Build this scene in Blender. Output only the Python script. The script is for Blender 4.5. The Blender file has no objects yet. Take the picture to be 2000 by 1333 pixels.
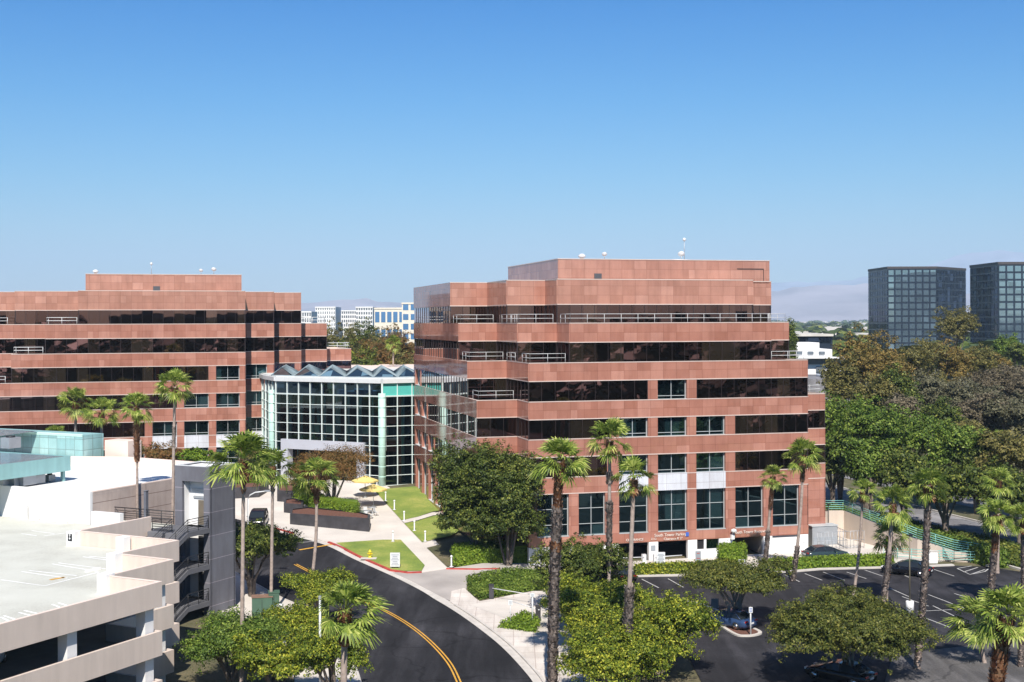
import bpy, bmesh, math, random
import numpy as np
from mathutils import Vector, Matrix
from mathutils.geometry import tessellate_polygon
R = math.radians
SC = bpy.context.scene
COL = SC.collection

# ------------------------------------------------------------------ camera
CAMH = 25.0; FOC = 2500.0
cam_d = bpy.data.cameras.new('camera'); cam = bpy.data.objects.new('camera', cam_d); COL.objects.link(cam)
cam.location = (0, 0, CAMH); cam.rotation_euler = (R(90), 0.0035, 0)
cam_d.sensor_width = 36; cam_d.lens = 45; cam_d.shift_y = -38.5/2000
cam_d.clip_start = 1; cam_d.clip_end = 60000
SC.camera = cam
# ------------------------------------------------------------------ light
SUN_EL, SUN_AZ = 47.0, 179.0           # azimuth clockwise from +Y (camera looks at azimuth 0)
w = bpy.data.worlds.new('World'); SC.world = w; w.use_nodes = True
nt = w.node_tree; nt.nodes.clear()
sky = nt.nodes.new('ShaderNodeTexSky'); sky.sky_type = 'NISHITA'; sky.sun_disc = False
sky.sun_elevation = R(SUN_EL); sky.sun_rotation = R(SUN_AZ)
sky.altitude = 0; sky.air_density = 1.25; sky.dust_density = 0.35; sky.ozone_density = 3.0
bg = nt.nodes.new('ShaderNodeBackground'); bg.inputs[1].default_value = 0.105
ow = nt.nodes.new('ShaderNodeOutputWorld')
# deep clear blue above, paler towards the horizon: a tint of the sky by elevation
tc = nt.nodes.new('ShaderNodeTexCoord'); sx = nt.nodes.new('ShaderNodeSeparateXYZ'); nt.links.new(tc.outputs['Generated'], sx.inputs[0])
cr = nt.nodes.new('ShaderNodeValToRGB'); nt.links.new(sx.outputs[2], cr.inputs[0]); e_ = cr.color_ramp.elements
for p_, c_ in ((0., (.35, .44, .54)), (.03, (.34, .44, .54)), (.06, (.285, .42, .55)), (.11, (.185, .39, .56)), (.17, (.09, .345, .57)), (.25, (.0, .27, .56)), (.45, (.12, .28, .46)), (1., (.2, .3, .42))):
    q_ = e_[0] if p_ == 0 else (e_[-1] if p_ == 1. else e_.new(p_)); q_.position = p_; q_.color = (*c_, 1)
mxs = nt.nodes.new('ShaderNodeMix'); mxs.data_type = 'RGBA'; mxs.blend_type = 'MULTIPLY'; mxs.inputs[0].default_value = 1
nt.links.new(sky.outputs[0], mxs.inputs[6]); nt.links.new(cr.outputs[0], mxs.inputs[7])
vs_ = nt.nodes.new('ShaderNodeVectorMath'); vs_.operation = 'SCALE'; vs_.inputs[3].default_value = 1.42; nt.links.new(mxs.outputs[2], vs_.inputs[0])
nt.links.new(vs_.outputs[0], bg.inputs[0]); nt.links.new(bg.outputs[0], ow.inputs[0])
sl = bpy.data.lights.new('sun', 'SUN'); sl.energy = 4.9; sl.angle = R(0.5); sl.color = (1.0, 0.94, 0.86)
so = bpy.data.objects.new('sun', sl); COL.objects.link(so)
sd = Vector((math.sin(R(SUN_AZ))*math.cos(R(SUN_EL)), math.cos(R(SUN_AZ))*math.cos(R(SUN_EL)), math.sin(R(SUN_EL))))
so.rotation_euler = (-sd).to_track_quat('-Z', 'Y').to_euler(); so.location = (0, -50, 120)
SC.view_settings.view_transform = 'Standard'; SC.view_settings.look = 'None'
SC.view_settings.exposure = 0.54; SC.view_settings.gamma = 1.0
SC.cycles.volume_bounces = 0; SC.cycles.max_bounces = 6; SC.cycles.diffuse_bounces = 3
SC.cycles.glossy_bounces = 3; SC.cycles.transparent_max_bounces = 8; SC.cycles.caustics_reflective = False
SC.cycles.use_denoising = True

# ------------------------------------------------------------------ geometry helpers
def clamp(x, a=0., b=1.): return max(a, min(b, x))
def smooth(x): x = clamp(x); return x*x*(3-2*x)
def hgt(x, y):
    s = clamp((y-115)/55)*3.5*(1-smooth((y-230)/60))
    hill = smooth((x-60)/50)*smooth((y-190)/90)*9*(1-smooth((y-420)/160))
    return s*clamp((3-x)/6) + hill
def yh(px): return 628-0.0035*(px-1000)
def at(px, py, z):                     # the point at height z seen at photo pixel px, py
    d = (CAMH-z)*FOC/(py-yh(px)); return Vector(((px-1000)*d/FOC, d, z))
def atd(px, py, d): return Vector(((px-1000)*d/FOC, d, CAMH-(py-yh(px))*d/FOC))
def G(px, py, off=0.):                 # the ground point seen at a pixel
    z = 0.
    for _ in range(30):
        p = at(px, py, z+off); z = z*.4+.6*hgt(p.x, p.y)
    return Vector((p.x, p.y, hgt(p.x, p.y)+off))
def gx(p): return Vector((p[0], p[1], hgt(p[0], p[1])))

ORG = {}
def tag(o, label=None, cat=None, group=None, kind=None):
    if label: o['label'] = label
    if cat: o['category'] = cat
    if group: o['group'] = group
    if kind: o['kind'] = kind
    return o
def thing(name, loc, label, cat, group=None):
    o = bpy.data.objects.new(name, None); COL.objects.link(o); o.location = loc; o.empty_display_size = .3
    ORG[o] = Vector(loc); return tag(o, label, cat, group)
class MB:
    def __init__(s): s.v = []; s.f = []; s.m = []; s.sm = []
    def add(s, vs, fs, m=0, sm=False):
        b = len(s.v); s.v += [tuple(p) for p in vs]
        s.f += [tuple(b+i for i in f) for f in fs]; s.m += [m]*len(fs); s.sm += [sm]*len(fs)
    def quad(s, a, b, c, d, m=0): s.add([a, b, c, d], [(0, 1, 2, 3)], m)
    def box(s, c, sz, ux=(1, 0), m=0, rot=None):      # centre, full size, horizontal x axis
        ux = Vector((ux[0], ux[1], 0)).normalized(); uy = Vector((-ux.y, ux.x, 0)); c = Vector(c)
        P = []
        for k in (-.5, .5):
            for i, j in ((-.5, -.5), (.5, -.5), (.5, .5), (-.5, .5)):
                P.append(c+ux*(i*sz[0])+uy*(j*sz[1])+Vector((0, 0, k*sz[2])))
        if rot: P = [c+rot@(p-c) for p in P]
        s.add(P, [(3, 2, 1, 0), (4, 5, 6, 7), (0, 1, 5, 4), (1, 2, 6, 5), (2, 3, 7, 6), (3, 0, 4, 7)], m)
    def seg(s, a, b, th, z0, z1, m=0):                # wall box whose outer face runs a->b, thickness to the left
        a = Vector((a[0], a[1])); b = Vector((b[0], b[1])); d = (b-a).normalized(); n = Vector((-d.y, d.x))*th
        s.prism([a, b, b+n, a+n], z0, z1, m)
    def prism(s, poly, z0, z1, m=0, mt=None, sides=True, caps=True):
        n = len(poly); P = [(p[0], p[1], z0) for p in poly]+[(p[0], p[1], z1) for p in poly]
        if sides: s.add(P, [(i, (i+1) % n, n+(i+1) % n, n+i) for i in range(n)], m)
        if caps:
            s.add(P[n:], [tuple(range(n))], m if mt is None else mt); s.add(P[:n], [tuple(reversed(range(n)))], m)
    def tube(s, path, rad, n=6, m=0, cap=True, sm=True):
        path = [Vector(p) for p in path]
        if not isinstance(rad, (list, tuple)): rad = [rad]*len(path)
        rings = []; 
        for i, p in enumerate(path):
            t = (path[min(i+1, len(path)-1)]-path[max(i-1, 0)]).normalized()
            a = t.cross(Vector((0, 0, 1)) if abs(t.z) < .9 else Vector((1, 0, 0))).normalized(); b = t.cross(a)
            rings.append([p+(a*math.cos(2*math.pi*k/n)+b*math.sin(2*math.pi*k/n))*rad[i] for k in range(n)])
        P = [q for r in rings for q in r]; F = []
        for i in range(len(path)-1):
            for k in range(n): F.append((i*n+k, i*n+(k+1) % n, (i+1)*n+(k+1) % n, (i+1)*n+k))
        if cap: F += [tuple(reversed(range(n))), tuple((len(path)-1)*n+k for k in range(n))]
        s.add(P, F, m, sm)
    def lathe(s, c, prof, n=12, m=0):                 # prof: (radius, z)
        c = Vector(c); P = []; F = []
        for r, z in prof:
            for k in range(n): P.append(c+Vector((r*math.cos(2*math.pi*k/n), r*math.sin(2*math.pi*k/n), z)))
        for i in range(len(prof)-1):
            for k in range(n): F.append((i*n+k, i*n+(k+1) % n, (i+1)*n+(k+1) % n, (i+1)*n+k))
        F += [tuple(reversed(range(n))), tuple((len(prof)-1)*n+k for k in range(n))]
        s.add(P, F, m, True)
    def build(s, name, mats, parent=None, loc=None, bevel=0):
        if not isinstance(mats, (list, tuple)): mats = [mats]
        o0 = ORG[parent] if parent else (Vector(loc) if loc is not None else Vector((0, 0, 0)))
        me = bpy.data.meshes.new(name)
        V = np.array(s.v, dtype=np.float64).reshape(-1, 3)-np.array(o0)
        me.from_pydata(V.tolist(), [], s.f); me.update()
        for m in mats: me.materials.append(m)
        me.polygons.foreach_set('material_index', s.m); me.polygons.foreach_set('use_smooth', s.sm)
        # metric UVs: along the wall, height
        nl = len(me.loops); li = np.empty(nl, dtype=np.int32); me.loops.foreach_get('vertex_index', li)
        pn = np.empty(len(me.polygons)*3); me.polygons.foreach_get('normal', pn); pn = pn.reshape(-1, 3)
        lt = np.empty(len(me.polygons), dtype=np.int32); me.polygons.foreach_get('loop_total', lt)
        N = np.repeat(pn, lt, axis=0); W = (V+np.array(o0))[li]
        t = np.stack([-N[:, 1], N[:, 0]], 1); L = np.linalg.norm(t, axis=1); flat = (np.abs(N[:, 2]) > .7) | (L < 1e-6)
        L[L < 1e-6] = 1; t = t/L[:, None]
        uv = np.stack([W[:, 0]*t[:, 0]+W[:, 1]*t[:, 1], W[:, 2]], 1); uv[flat] = W[flat][:, :2]
        me.uv_layers.new(name='uv').data.foreach_set('uv', uv.astype(np.float32).ravel())
        o = bpy.data.objects.new(name, me); COL.objects.link(o)
        if parent: o.parent = parent; ORG[o] = o0
        else: o.location = o0; ORG[o] = o0
        if bevel:
            b = o.modifiers.new('bevel', 'BEVEL'); b.width = bevel; b.segments = 2; b.limit_method = 'ANGLE'
        return o
def copy_thing(o, parent=None):
    c = o.copy(); COL.objects.link(c)
    if parent: c.parent = parent
    for ch in list(o.children): copy_thing(ch, c)
    return c
def offset_poly(P, d):                                # CCW polygon, positive d grows it
    n = len(P); out = []
    for i in range(n):
        a, b, c = Vector(P[i-1][:2]), Vector(P[i][:2]), Vector(P[(i+1) % n][:2])
        e1 = (b-a).normalized(); e2 = (c-b).normalized()
        n1 = Vector((e1.y, -e1.x)); n2 = Vector((e2.y, -e2.x)); den = 1+n1.dot(n2)
        out.append(b+(n1+n2)*(d/max(den, .2)))
    return out

# ------------------------------------------------------------------ materials
def nmat(name):
    m = bpy.data.materials.new(name); m.use_nodes = True; t = m.node_tree; t.nodes.clear()
    o = t.nodes.new('ShaderNodeOutputMaterial'); p = t.nodes.new('ShaderNodeBsdfPrincipled')
    t.links.new(p.outputs[0], o.inputs[0]); return m, t, p, o
def nd(t, typ, **k):
    n = t.nodes.new(typ)
    for a, b in k.items(): setattr(n, a, b)
    return n
def mth(t, op, a, b=None, c=None):
    n = nd(t, 'ShaderNodeMath', operation=op)
    for i, x in enumerate((a, b, c)):
        if x is None: continue
        if isinstance(x, (int, float)): n.inputs[i].default_value = x
        else: t.links.new(x, n.inputs[i])
    return n.outputs[0]
def ramp(t, fac, stops, interp='LINEAR'):
    n = nd(t, 'ShaderNodeValToRGB'); n.color_ramp.interpolation = interp; e = n.color_ramp.elements
    while len(e) > 1: e.remove(e[-1])
    e[0].position = stops[0][0]; e[0].color = (*stops[0][1], 1)
    for p, c in stops[1:]:
        q = e.new(p); q.color = (*c, 1)
    t.links.new(fac, n.inputs[0]); return n.outputs[0]
def noise(t, vec, scale, detail=4, rough=.55):
    n = nd(t, 'ShaderNodeTexNoise'); n.inputs['Scale'].default_value = scale
    n.inputs['Detail'].default_value = detail; n.inputs['Roughness'].default_value = rough
    if vec is not None: t.links.new(vec, n.inputs['Vector'])
    return n.outputs[0]
def M(name, col, rough=.8, var=.12, scale=1.5, metal=0., spec=.5, bump=0., streak=0.):
    m, t, p, o = nmat(name); g = nd(t, 'ShaderNodeNewGeometry').outputs['Position']
    a = tuple(max(0, c*(1-var)) for c in col); b = tuple(min(1, c*(1+var)) for c in col)
    f = noise(t, g, scale, 5)
    c = ramp(t, f, [(.3, a), (.7, b)])
    if streak:
        mp = nd(t, 'ShaderNodeMapping'); mp.inputs['Scale'].default_value = (1.2, 1.2, .09); t.links.new(g, mp.inputs[0])
        s = ramp(t, noise(t, mp.outputs[0], 1.6, 5), [(.35, (1-streak,)*3), (.65, (1, 1, 1))])
        mx = nd(t, 'ShaderNodeMix', data_type='RGBA', blend_type='MULTIPLY'); mx.inputs[0].default_value = 1
        t.links.new(c, mx.inputs[6]); t.links.new(s, mx.inputs[7]); c = mx.outputs[2]
    t.links.new(c, p.inputs['Base Color']); p.inputs['Roughness'].default_value = rough
    p.inputs['Metallic'].default_value = metal; p.inputs['Specular IOR Level'].default_value = spec
    if bump:
        bn = nd(t, 'ShaderNodeBump'); bn.inputs['Strength'].default_value = .6; bn.inputs['Distance'].default_value = bump
        t.links.new(noise(t, g, scale*12, 4), bn.inputs['Height']); t.links.new(bn.outputs[0], p.inputs['Normal'])
    return m
def panel_mat(name, tones, pw=1.45, ph=.9875, oz=.09, joint=.035, rough=.2, jd=.6, half=True, spec=.5):
    m, t, p, o = nmat(name); uv = nd(t, 'ShaderNodeUVMap').outputs[0]; s = nd(t, 'ShaderNodeSeparateXYZ'); t.links.new(uv, s.inputs[0])
    u, v = s.outputs[0], mth(t, 'SUBTRACT', s.outputs[1], oz)
    iu, iv = mth(t, 'FLOOR', mth(t, 'DIVIDE', u, pw)), mth(t, 'FLOOR', mth(t, 'DIVIDE', v, ph))
    ih = mth(t, 'FLOOR', mth(t, 'DIVIDE', u, pw/2))
    def wn(a, b, k):
        c = nd(t, 'ShaderNodeCombineXYZ'); t.links.new(a, c.inputs[0]); t.links.new(b, c.inputs[1]); c.inputs[2].default_value = k
        n = nd(t, 'ShaderNodeTexWhiteNoise'); t.links.new(c.outputs[0], n.inputs[0]); return n.outputs[0]
    big, small = wn(iu, iv, 1.3), wn(ih, iv, 7.7)
    if half:
        pick = mth(t, 'GREATER_THAN', wn(iu, iv, 4.1), .72)
        mx = nd(t, 'ShaderNodeMix', data_type='FLOAT'); t.links.new(pick, mx.inputs[0]); t.links.new(big, mx.inputs[2]); t.links.new(small, mx.inputs[3]); val = mx.outputs[0]
    else: val = big
    n = len(tones); c = ramp(t, val, [(i/(n-1), tones[i]) for i in range(n)])
    gpos = nd(t, 'ShaderNodeNewGeometry').outputs['Position']
    gr = ramp(t, noise(t, gpos, .35, 6, .6), [(.3, (.86, .84, .84)), (.7, (1.1, 1.1, 1.1))])
    m1 = nd(t, 'ShaderNodeMix', data_type='RGBA', blend_type='MULTIPLY'); m1.inputs[0].default_value = 1
    t.links.new(c, m1.inputs[6]); t.links.new(gr, m1.inputs[7])
    ju = mth(t, 'LESS_THAN', mth(t, 'FRACT', mth(t, 'DIVIDE', u, pw)), joint/pw)
    jv = mth(t, 'LESS_THAN', mth(t, 'FRACT', mth(t, 'DIVIDE', v, ph)), joint/ph)
    j = mth(t, 'MAXIMUM', ju, jv)
    m2 = nd(t, 'ShaderNodeMix', data_type='RGBA', blend_type='MULTIPLY'); t.links.new(j, m2.inputs[0])
    t.links.new(m1.outputs[2], m2.inputs[6]); m2.inputs[7].default_value = (jd, jd*.9, jd*.88, 1)
    # rain streaks and weathering below the joints
    mp = nd(t, 'ShaderNodeMapping'); mp.inputs['Scale'].default_value = (1.6, .22, 1); t.links.new(uv, mp.inputs[0])
    wr = ramp(t, noise(t, mp.outputs[0], 1.0, 6, .65), [(.3, (.84, .82, .81)), (.55, (1, 1, 1))])
    m3 = nd(t, 'ShaderNodeMix', data_type='RGBA', blend_type='MULTIPLY'); m3.inputs[0].default_value = 1
    t.links.new(m2.outputs[2], m3.inputs[6]); t.links.new(wr, m3.inputs[7])
    t.links.new(m3.outputs[2], p.inputs['Base Color']); p.inputs['Roughness'].default_value = rough
    p.inputs['Specular IOR Level'].default_value = spec
    return m
def glass_mat(name, col, pane=1.45, ph=4., jit=.006, rough=.015, dark=(.01, .008, .008), mixd=.25, tilt=1., blind=7.):
    m, t, p, o = nmat(name); uv = nd(t, 'ShaderNodeUVMap').outputs[0]; s = nd(t, 'ShaderNodeSeparateXYZ'); t.links.new(uv, s.inputs[0])
    c = nd(t, 'ShaderNodeCombineXYZ'); t.links.new(mth(t, 'FLOOR', mth(t, 'DIVIDE', s.outputs[0], pane)), c.inputs[0])
    t.links.new(mth(t, 'FLOOR', mth(t, 'DIVIDE', s.outputs[1], ph)), c.inputs[1])
    n = nd(t, 'ShaderNodeTexWhiteNoise'); t.links.new(c.outputs[0], n.inputs[0])
    g = nd(t, 'ShaderNodeNewGeometry')
    v = nd(t, 'ShaderNodeVectorMath', operation='SUBTRACT'); t.links.new(n.outputs[1], v.inputs[0]); v.inputs[1].default_value = (.5, .5, .5)
    v1 = nd(t, 'ShaderNodeVectorMath', operation='SCALE'); t.links.new(v.outputs[0], v1.inputs[0]); v1.inputs[3].default_value = jit
    wv = nd(t, 'ShaderNodeTexNoise'); wv.inputs['Scale'].default_value = .8; wv.inputs['Detail'].default_value = 1; t.links.new(g.outputs['Position'], wv.inputs['Vector'])
    v4 = nd(t, 'ShaderNodeVectorMath', operation='SUBTRACT'); t.links.new(wv.outputs[1], v4.inputs[0]); v4.inputs[1].default_value = (.5, .5, .5)
    v5 = nd(t, 'ShaderNodeVectorMath', operation='SCALE'); t.links.new(v4.outputs[0], v5.inputs[0]); v5.inputs[3].default_value = .002*tilt
    v2 = nd(t, 'ShaderNodeVectorMath', operation='ADD'); t.links.new(v1.outputs[0], v2.inputs[0]); t.links.new(g.outputs['Normal'], v2.inputs[1])
    v6 = nd(t, 'ShaderNodeVectorMath', operation='ADD'); t.links.new(v2.outputs[0], v6.inputs[0]); t.links.new(v5.outputs[0], v6.inputs[1])
    v3 = nd(t, 'ShaderNodeVectorMath', operation='NORMALIZE'); t.links.new(v6.outputs[0], v3.inputs[0])
    # coated glass: a tinted mirror over a dark interior
    cc = ramp(t, n.outputs[0], [(0, tuple(x*.75 for x in col)), (1, tuple(min(1, x*1.2) for x in col))])
    t.links.new(cc, p.inputs['Base Color']); p.inputs['Metallic'].default_value = 1; p.inputs['Roughness'].default_value = rough
    t.links.new(v3.outputs[0], p.inputs['Normal'])
    df = nd(t, 'ShaderNodeBsdfDiffuse'); dc = ramp(t, n.outputs[0], [(0, dark), (.72, tuple(x*1.5 for x in dark)), (.78, tuple(x*blind for x in dark)), (1, tuple(x*blind*1.5 for x in dark))]); t.links.new(dc, df.inputs[0])
    mx = nd(t, 'ShaderNodeMixShader'); mx.inputs[0].default_value = mixd
    t.links.new(p.outputs[0], mx.inputs[1]); t.links.new(df.outputs[0], mx.inputs[2]); t.links.new(mx.outputs[0], o.inputs[0])
    return m
def leaf_mat(name, cols, trans=.3, scale=.5, rough=.5):
    m, t, p, o = nmat(name); g = nd(t, 'ShaderNodeNewGeometry')
    f = mth(t, 'ADD', mth(t, 'MULTIPLY', g.outputs['Random Per Island'], .55), mth(t, 'MULTIPLY', noise(t, g.outputs['Position'], scale, 3), .6))
    n = len(cols); c = ramp(t, f, [(.1+.85*i/(n-1), cols[i]) for i in range(n)])
    t.links.new(c, p.inputs['Base Color']); p.inputs['Roughness'].default_value = rough; p.inputs['Specular IOR Level'].default_value = .2
    tr = nd(t, 'ShaderNodeBsdfTranslucent'); t.links.new(c, tr.inputs[0])
    mx = nd(t, 'ShaderNodeMixShader'); mx.inputs[0].default_value = trans
    t.links.new(p.outputs[0], mx.inputs[1]); t.links.new(tr.outputs[0], mx.inputs[2]); t.links.new(mx.outputs[0], o.inputs[0])
    return m
def asphalt_mat(name, base, seal=.5):
    m, t, p, o = nmat(name); g = nd(t, 'ShaderNodeNewGeometry').outputs['Position']
    a = ramp(t, noise(t, g, .09, 6, .6), [(.35, tuple(c*.75 for c in base)), (.5, base), (.68, tuple(c*1.7 for c in base))])
    sp = ramp(t, noise(t, g, 9, 3, .7), [(.3, (.75,)*3), (.7, (1.25,)*3)])
    mp = nd(t, 'ShaderNodeMapping'); mp.inputs['Scale'].default_value = (.5, .06, 1); mp.inputs['Rotation'].default_value = (0, 0, R(-35)); t.links.new(g, mp.inputs[0])
    st = ramp(t, noise(t, mp.outputs[0], 1.1, 6, .65), [(.42, (1, 1, 1)), (.62, (1+seal,)*3)])
    x = nd(t, 'ShaderNodeMix', data_type='RGBA', blend_type='MULTIPLY'); x.inputs[0].default_value = 1; t.links.new(a, x.inputs[6]); t.links.new(sp, x.inputs[7])
    y = nd(t, 'ShaderNodeMix', data_type='RGBA', blend_type='MULTIPLY'); y.inputs[0].default_value = 1; t.links.new(x.outputs[2], y.inputs[6]); t.links.new(st, y.inputs[7])
    vo = nd(t, 'ShaderNodeTexVoronoi', feature='DISTANCE_TO_EDGE'); vo.inputs['Scale'].default_value = .085
    wp = nd(t, 'ShaderNodeVectorMath', operation='ADD'); t.links.new(g, wp.inputs[0]); nz = nd(t, 'ShaderNodeTexNoise'); nz.inputs['Scale'].default_value = .3; t.links.new(g, nz.inputs['Vector'])
    sc_ = nd(t, 'ShaderNodeVectorMath', operation='SCALE'); sc_.inputs[3].default_value = 3.5; t.links.new(nz.outputs[1], sc_.inputs[0]); t.links.new(sc_.outputs[0], wp.inputs[1]); t.links.new(wp.outputs[0], vo.inputs['Vector'])
    ck = ramp(t, vo.outputs[0], [(0, (.62, .62, .62)), (.006, (.62, .62, .62)), (.012, (1, 1, 1))])
    y2 = nd(t, 'ShaderNodeMix', data_type='RGBA', blend_type='MULTIPLY'); y2.inputs[0].default_value = 1; t.links.new(y.outputs[2], y2.inputs[6]); t.links.new(ck, y2.inputs[7]); y = y2
    t.links.new(y.outputs[2], p.inputs['Base Color']); p.inputs['Roughness'].default_value = .85; p.inputs['Specular IOR Level'].default_value = .2
    return m
def grass_mat(name, c1, c2, c3):
    m, t, p, o = nmat(name); g = nd(t, 'ShaderNodeNewGeometry').outputs['Position']
    f = mth(t, 'ADD', mth(t, 'MULTIPLY', noise(t, g, .25, 5, .6), .6), mth(t, 'MULTIPLY', noise(t, g, 6, 4, .7), .4))
    t.links.new(ramp(t, f, [(.35, c1), (.5, c2), (.66, c3)]), p.inputs['Base Color']); p.inputs['Roughness'].default_value = .9
    return m

GRAN = panel_mat('granite', [(.375, .163, .114), (.405, .18, .129), (.425, .193, .139), (.445, .207, .15), (.505, .25, .187)], rough=.06, jd=.66)
GRAN.node_tree.nodes['Principled BSDF'].inputs['IOR'].default_value = 1.9
GRAN_LT = M('stone_flashing', (.62, .5, .44), .5, .06)
FLANKGL = glass_mat('flank_glass', (.62, .58, .58), jit=.0015, dark=(.006, .004, .004), mixd=.05, tilt=.35)  # same glass as the fronts, grazing reflection brightened through its colour
BRONZE = glass_mat('bronze_glass', (.26, .145, .15), dark=(.008, .006, .0038))
BLUEGL = glass_mat('teal_glass', (.10, .17, .18), pane=1.6, dark=(.004, .01, .011))
DARKFR = M('dark_frame', (.03, .02, .02), .4)
WHITEFR = M('white_frame', (.64, .65, .65), .45, .05)
WINFR = M('window_frame', (.42, .44, .44), .45, .05)
NAVYGL = glass_mat('navy_glass', (.16, .22, .32), dark=(.004, .008, .014), jit=.01)
WHITEPAN = panel_mat('white_spandrel', [(.62, .64, .68), (.66, .68, .72)], pw=1.6, half=False, rough=.35)
ROOF = M('roof_membrane', (.55, .52, .47), .9, .15, .2)
WHITEW = M('white_stucco', (.8, .79, .77), .8, .03, .6)
CONC = M('plaza_concrete', (.62, .57, .51), .85, .14, .22, bump=.004)
SIDEW = panel_mat('sidewalk_concrete', [(.60, .55, .49), (.66, .61, .55), (.7, .65, .59)], pw=1.6, ph=1.6, oz=0, joint=.05, jd=.7, half=False, rough=.85, spec=.2)
DRIVE = M('drive_concrete', (.40, .36, .33), .85, .25, .18)
ASPH = asphalt_mat('street_asphalt', (.02, .0195, .0215), .9)
ASPH2 = asphalt_mat('lot_asphalt', (.023, .022, .0245), .8)
ROADM = asphalt_mat('old_asphalt', (.17, .165, .17), .2)
REDP = M('red_kerb_paint', (.42, .06, .045), .7, .25, 2)
KERB = M('kerb_concrete', (.55, .51, .46), .85, .12, 1)
WPAINT = M('white_road_paint', (.46, .45, .43), .8, .25, 3)
YPAINT = M('yellow_road_paint', (.62, .33, .04), .8, .2, 3)
LAWN = grass_mat('lawn_grass', (.11, .18, .03), (.21, .27, .045), (.42, .39, .11))
EARTH = grass_mat('earth', (.05, .06, .02), (.11, .10, .05), (.22, .17, .1))
PLAIN = grass_mat('plain', (.05, .08, .04), (.10, .12, .07), (.24, .22, .18))
MULCH = M('mulch', (.14, .06, .04), .95, .3, 5)
PINKST = M('pink_stucco', (.68, .57, .49), .85, .05, .4, streak=.1)
SALMON = M('salmon_stucco', (.78, .63, .54), .85, .05, .4)
DECK = grass_mat('deck_concrete', (.44, .43, .37), (.56, .56, .49), (.62, .62, .55))
GREYT = M('tower_grey', (.17, .17, .185), .7, .06, .4, streak=.1)
BLACKM = M('black_metal', (.02, .02, .022), .45)
STEEL = M('grey_steel', (.42, .44, .46), .45, .1, 1, metal=.4)
MINT = M('mint_steel', (.48, .70, .62), .4, .05)
MINTW = M('pale_mullion', (.72, .80, .77), .35, .04)
TEALP = M('teal_panel', (.10, .48, .42), .25, .1, .7)
LAV = M('portal_concrete', (.46, .47, .52), .75, .05, .5)
TEALRAIL = M('teal_rail', (.22, .50, .45), .5, .1)
CREAM = M('cream_stucco', (.62, .52, .43), .85, .06, .4, streak=.08)
BLACKST = M('black_planter_stone', (.045, .043, .048), .55, .3, 1.2)
DKINT = M('dark_interior', (.012, .012, .014), .9)
BLKPAINT = M('black_car_paint', (.008, .008, .01), .12, .1)
CARGL = M('car_glass', (.02, .025, .03), .05)
TYRE = M('tyre_rubber', (.015, .015, .015), .8)
CHROME = M('alloy', (.6, .6, .6), .25, metal=1)
LAMPW = M('white_lens', (.8, .8, .78), .2)
REDL = M('red_lens', (.4, .01, .01), .2)
BARK = M('grey_bark', (.17, .135, .11), .95, .3, 3, bump=.02)
BARKP = M('pale_bark', (.36, .29, .24), .95, .25, 2, bump=.02)
PALMT = M('palm_trunk', (.36, .285, .24), .95, .25, 4, bump=.02)
BOOT = leaf_mat('palm_boot_grey', [(.11, .085, .07), (.27, .22, .19), (.45, .38, .33)], .05, 2)
BOOTO = leaf_mat('palm_boot_rust', [(.15, .065, .035), (.30, .14, .07), (.48, .31, .18)], .1, 2)
PALML = leaf_mat('palm_leaf', [(.04, .08, .015), (.12, .19, .03), (.30, .38, .065), (.64, .66, .2)], .35, .7, .45)
LF_DARK = leaf_mat('leaf_dark', [(.014, .028, .006), (.04, .065, .012), (.09, .12, .022), (.31, .32, .06)], .18)
LF_YEL = leaf_mat('leaf_yellow_green', [(.022, .045, .006), (.065, .105, .012), (.19, .24, .022), (.58, .54, .06)], .22)  # scattered pale tone stands in for sunlit leaf tips
LF_GRN = leaf_mat('leaf_bright', [(.022, .05, .008), (.06, .11, .016), (.14, .21, .03), (.34, .41, .08)], .25)
LF_OLV = leaf_mat('leaf_olive', [(.04, .05, .014), (.10, .10, .028), (.20, .18, .055), (.33, .27, .09)])
LF_RUST = leaf_mat('leaf_rusty_olive', [(.05, .05, .014), (.13, .115, .03), (.25, .175, .05), (.40, .26, .08)])
LF_DRY = leaf_mat('leaf_dry_grey', [(.05, .055, .03), (.10, .10, .055), (.17, .16, .09), (.25, .23, .14)])
LF_PURP = leaf_mat('leaf_dry_purple', [(.07, .065, .035), (.13, .11, .065), (.19, .155, .10), (.27, .23, .15)])
LF_MAPLE = leaf_mat('leaf_maple', [(.06, .06, .02), (.14, .11, .03), (.26, .14, .05), (.36, .2, .07)])
LF_HEDGE = leaf_mat('leaf_hedge', [(.05, .10, .01), (.11, .19, .02), (.2, .3, .03), (.34, .42, .05)])
LF_LOT = leaf_mat('leaf_lot_tree', [(.016, .03, .007), (.05, .07, .014), (.12, .135, .025), (.31, .28, .06)], .18)
YUMB = M('yellow_canvas', (.75, .58, .2), .8, .08)
HYDY = M('hydrant_yellow', (.8, .6, .02), .4)
SIGNW = M('sign_white', (.7, .72, .72), .5, .05)
SIGNG = M('sign_grey', (.3, .33, .36), .5, .05)
SIGNR = M('sign_red', (.5, .08, .05), .5)
SIGNB = M('sign_blue', (.05, .12, .45), .5)
GREENBOX = M('utility_green', (.06, .12, .08), .6, .12)

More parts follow.
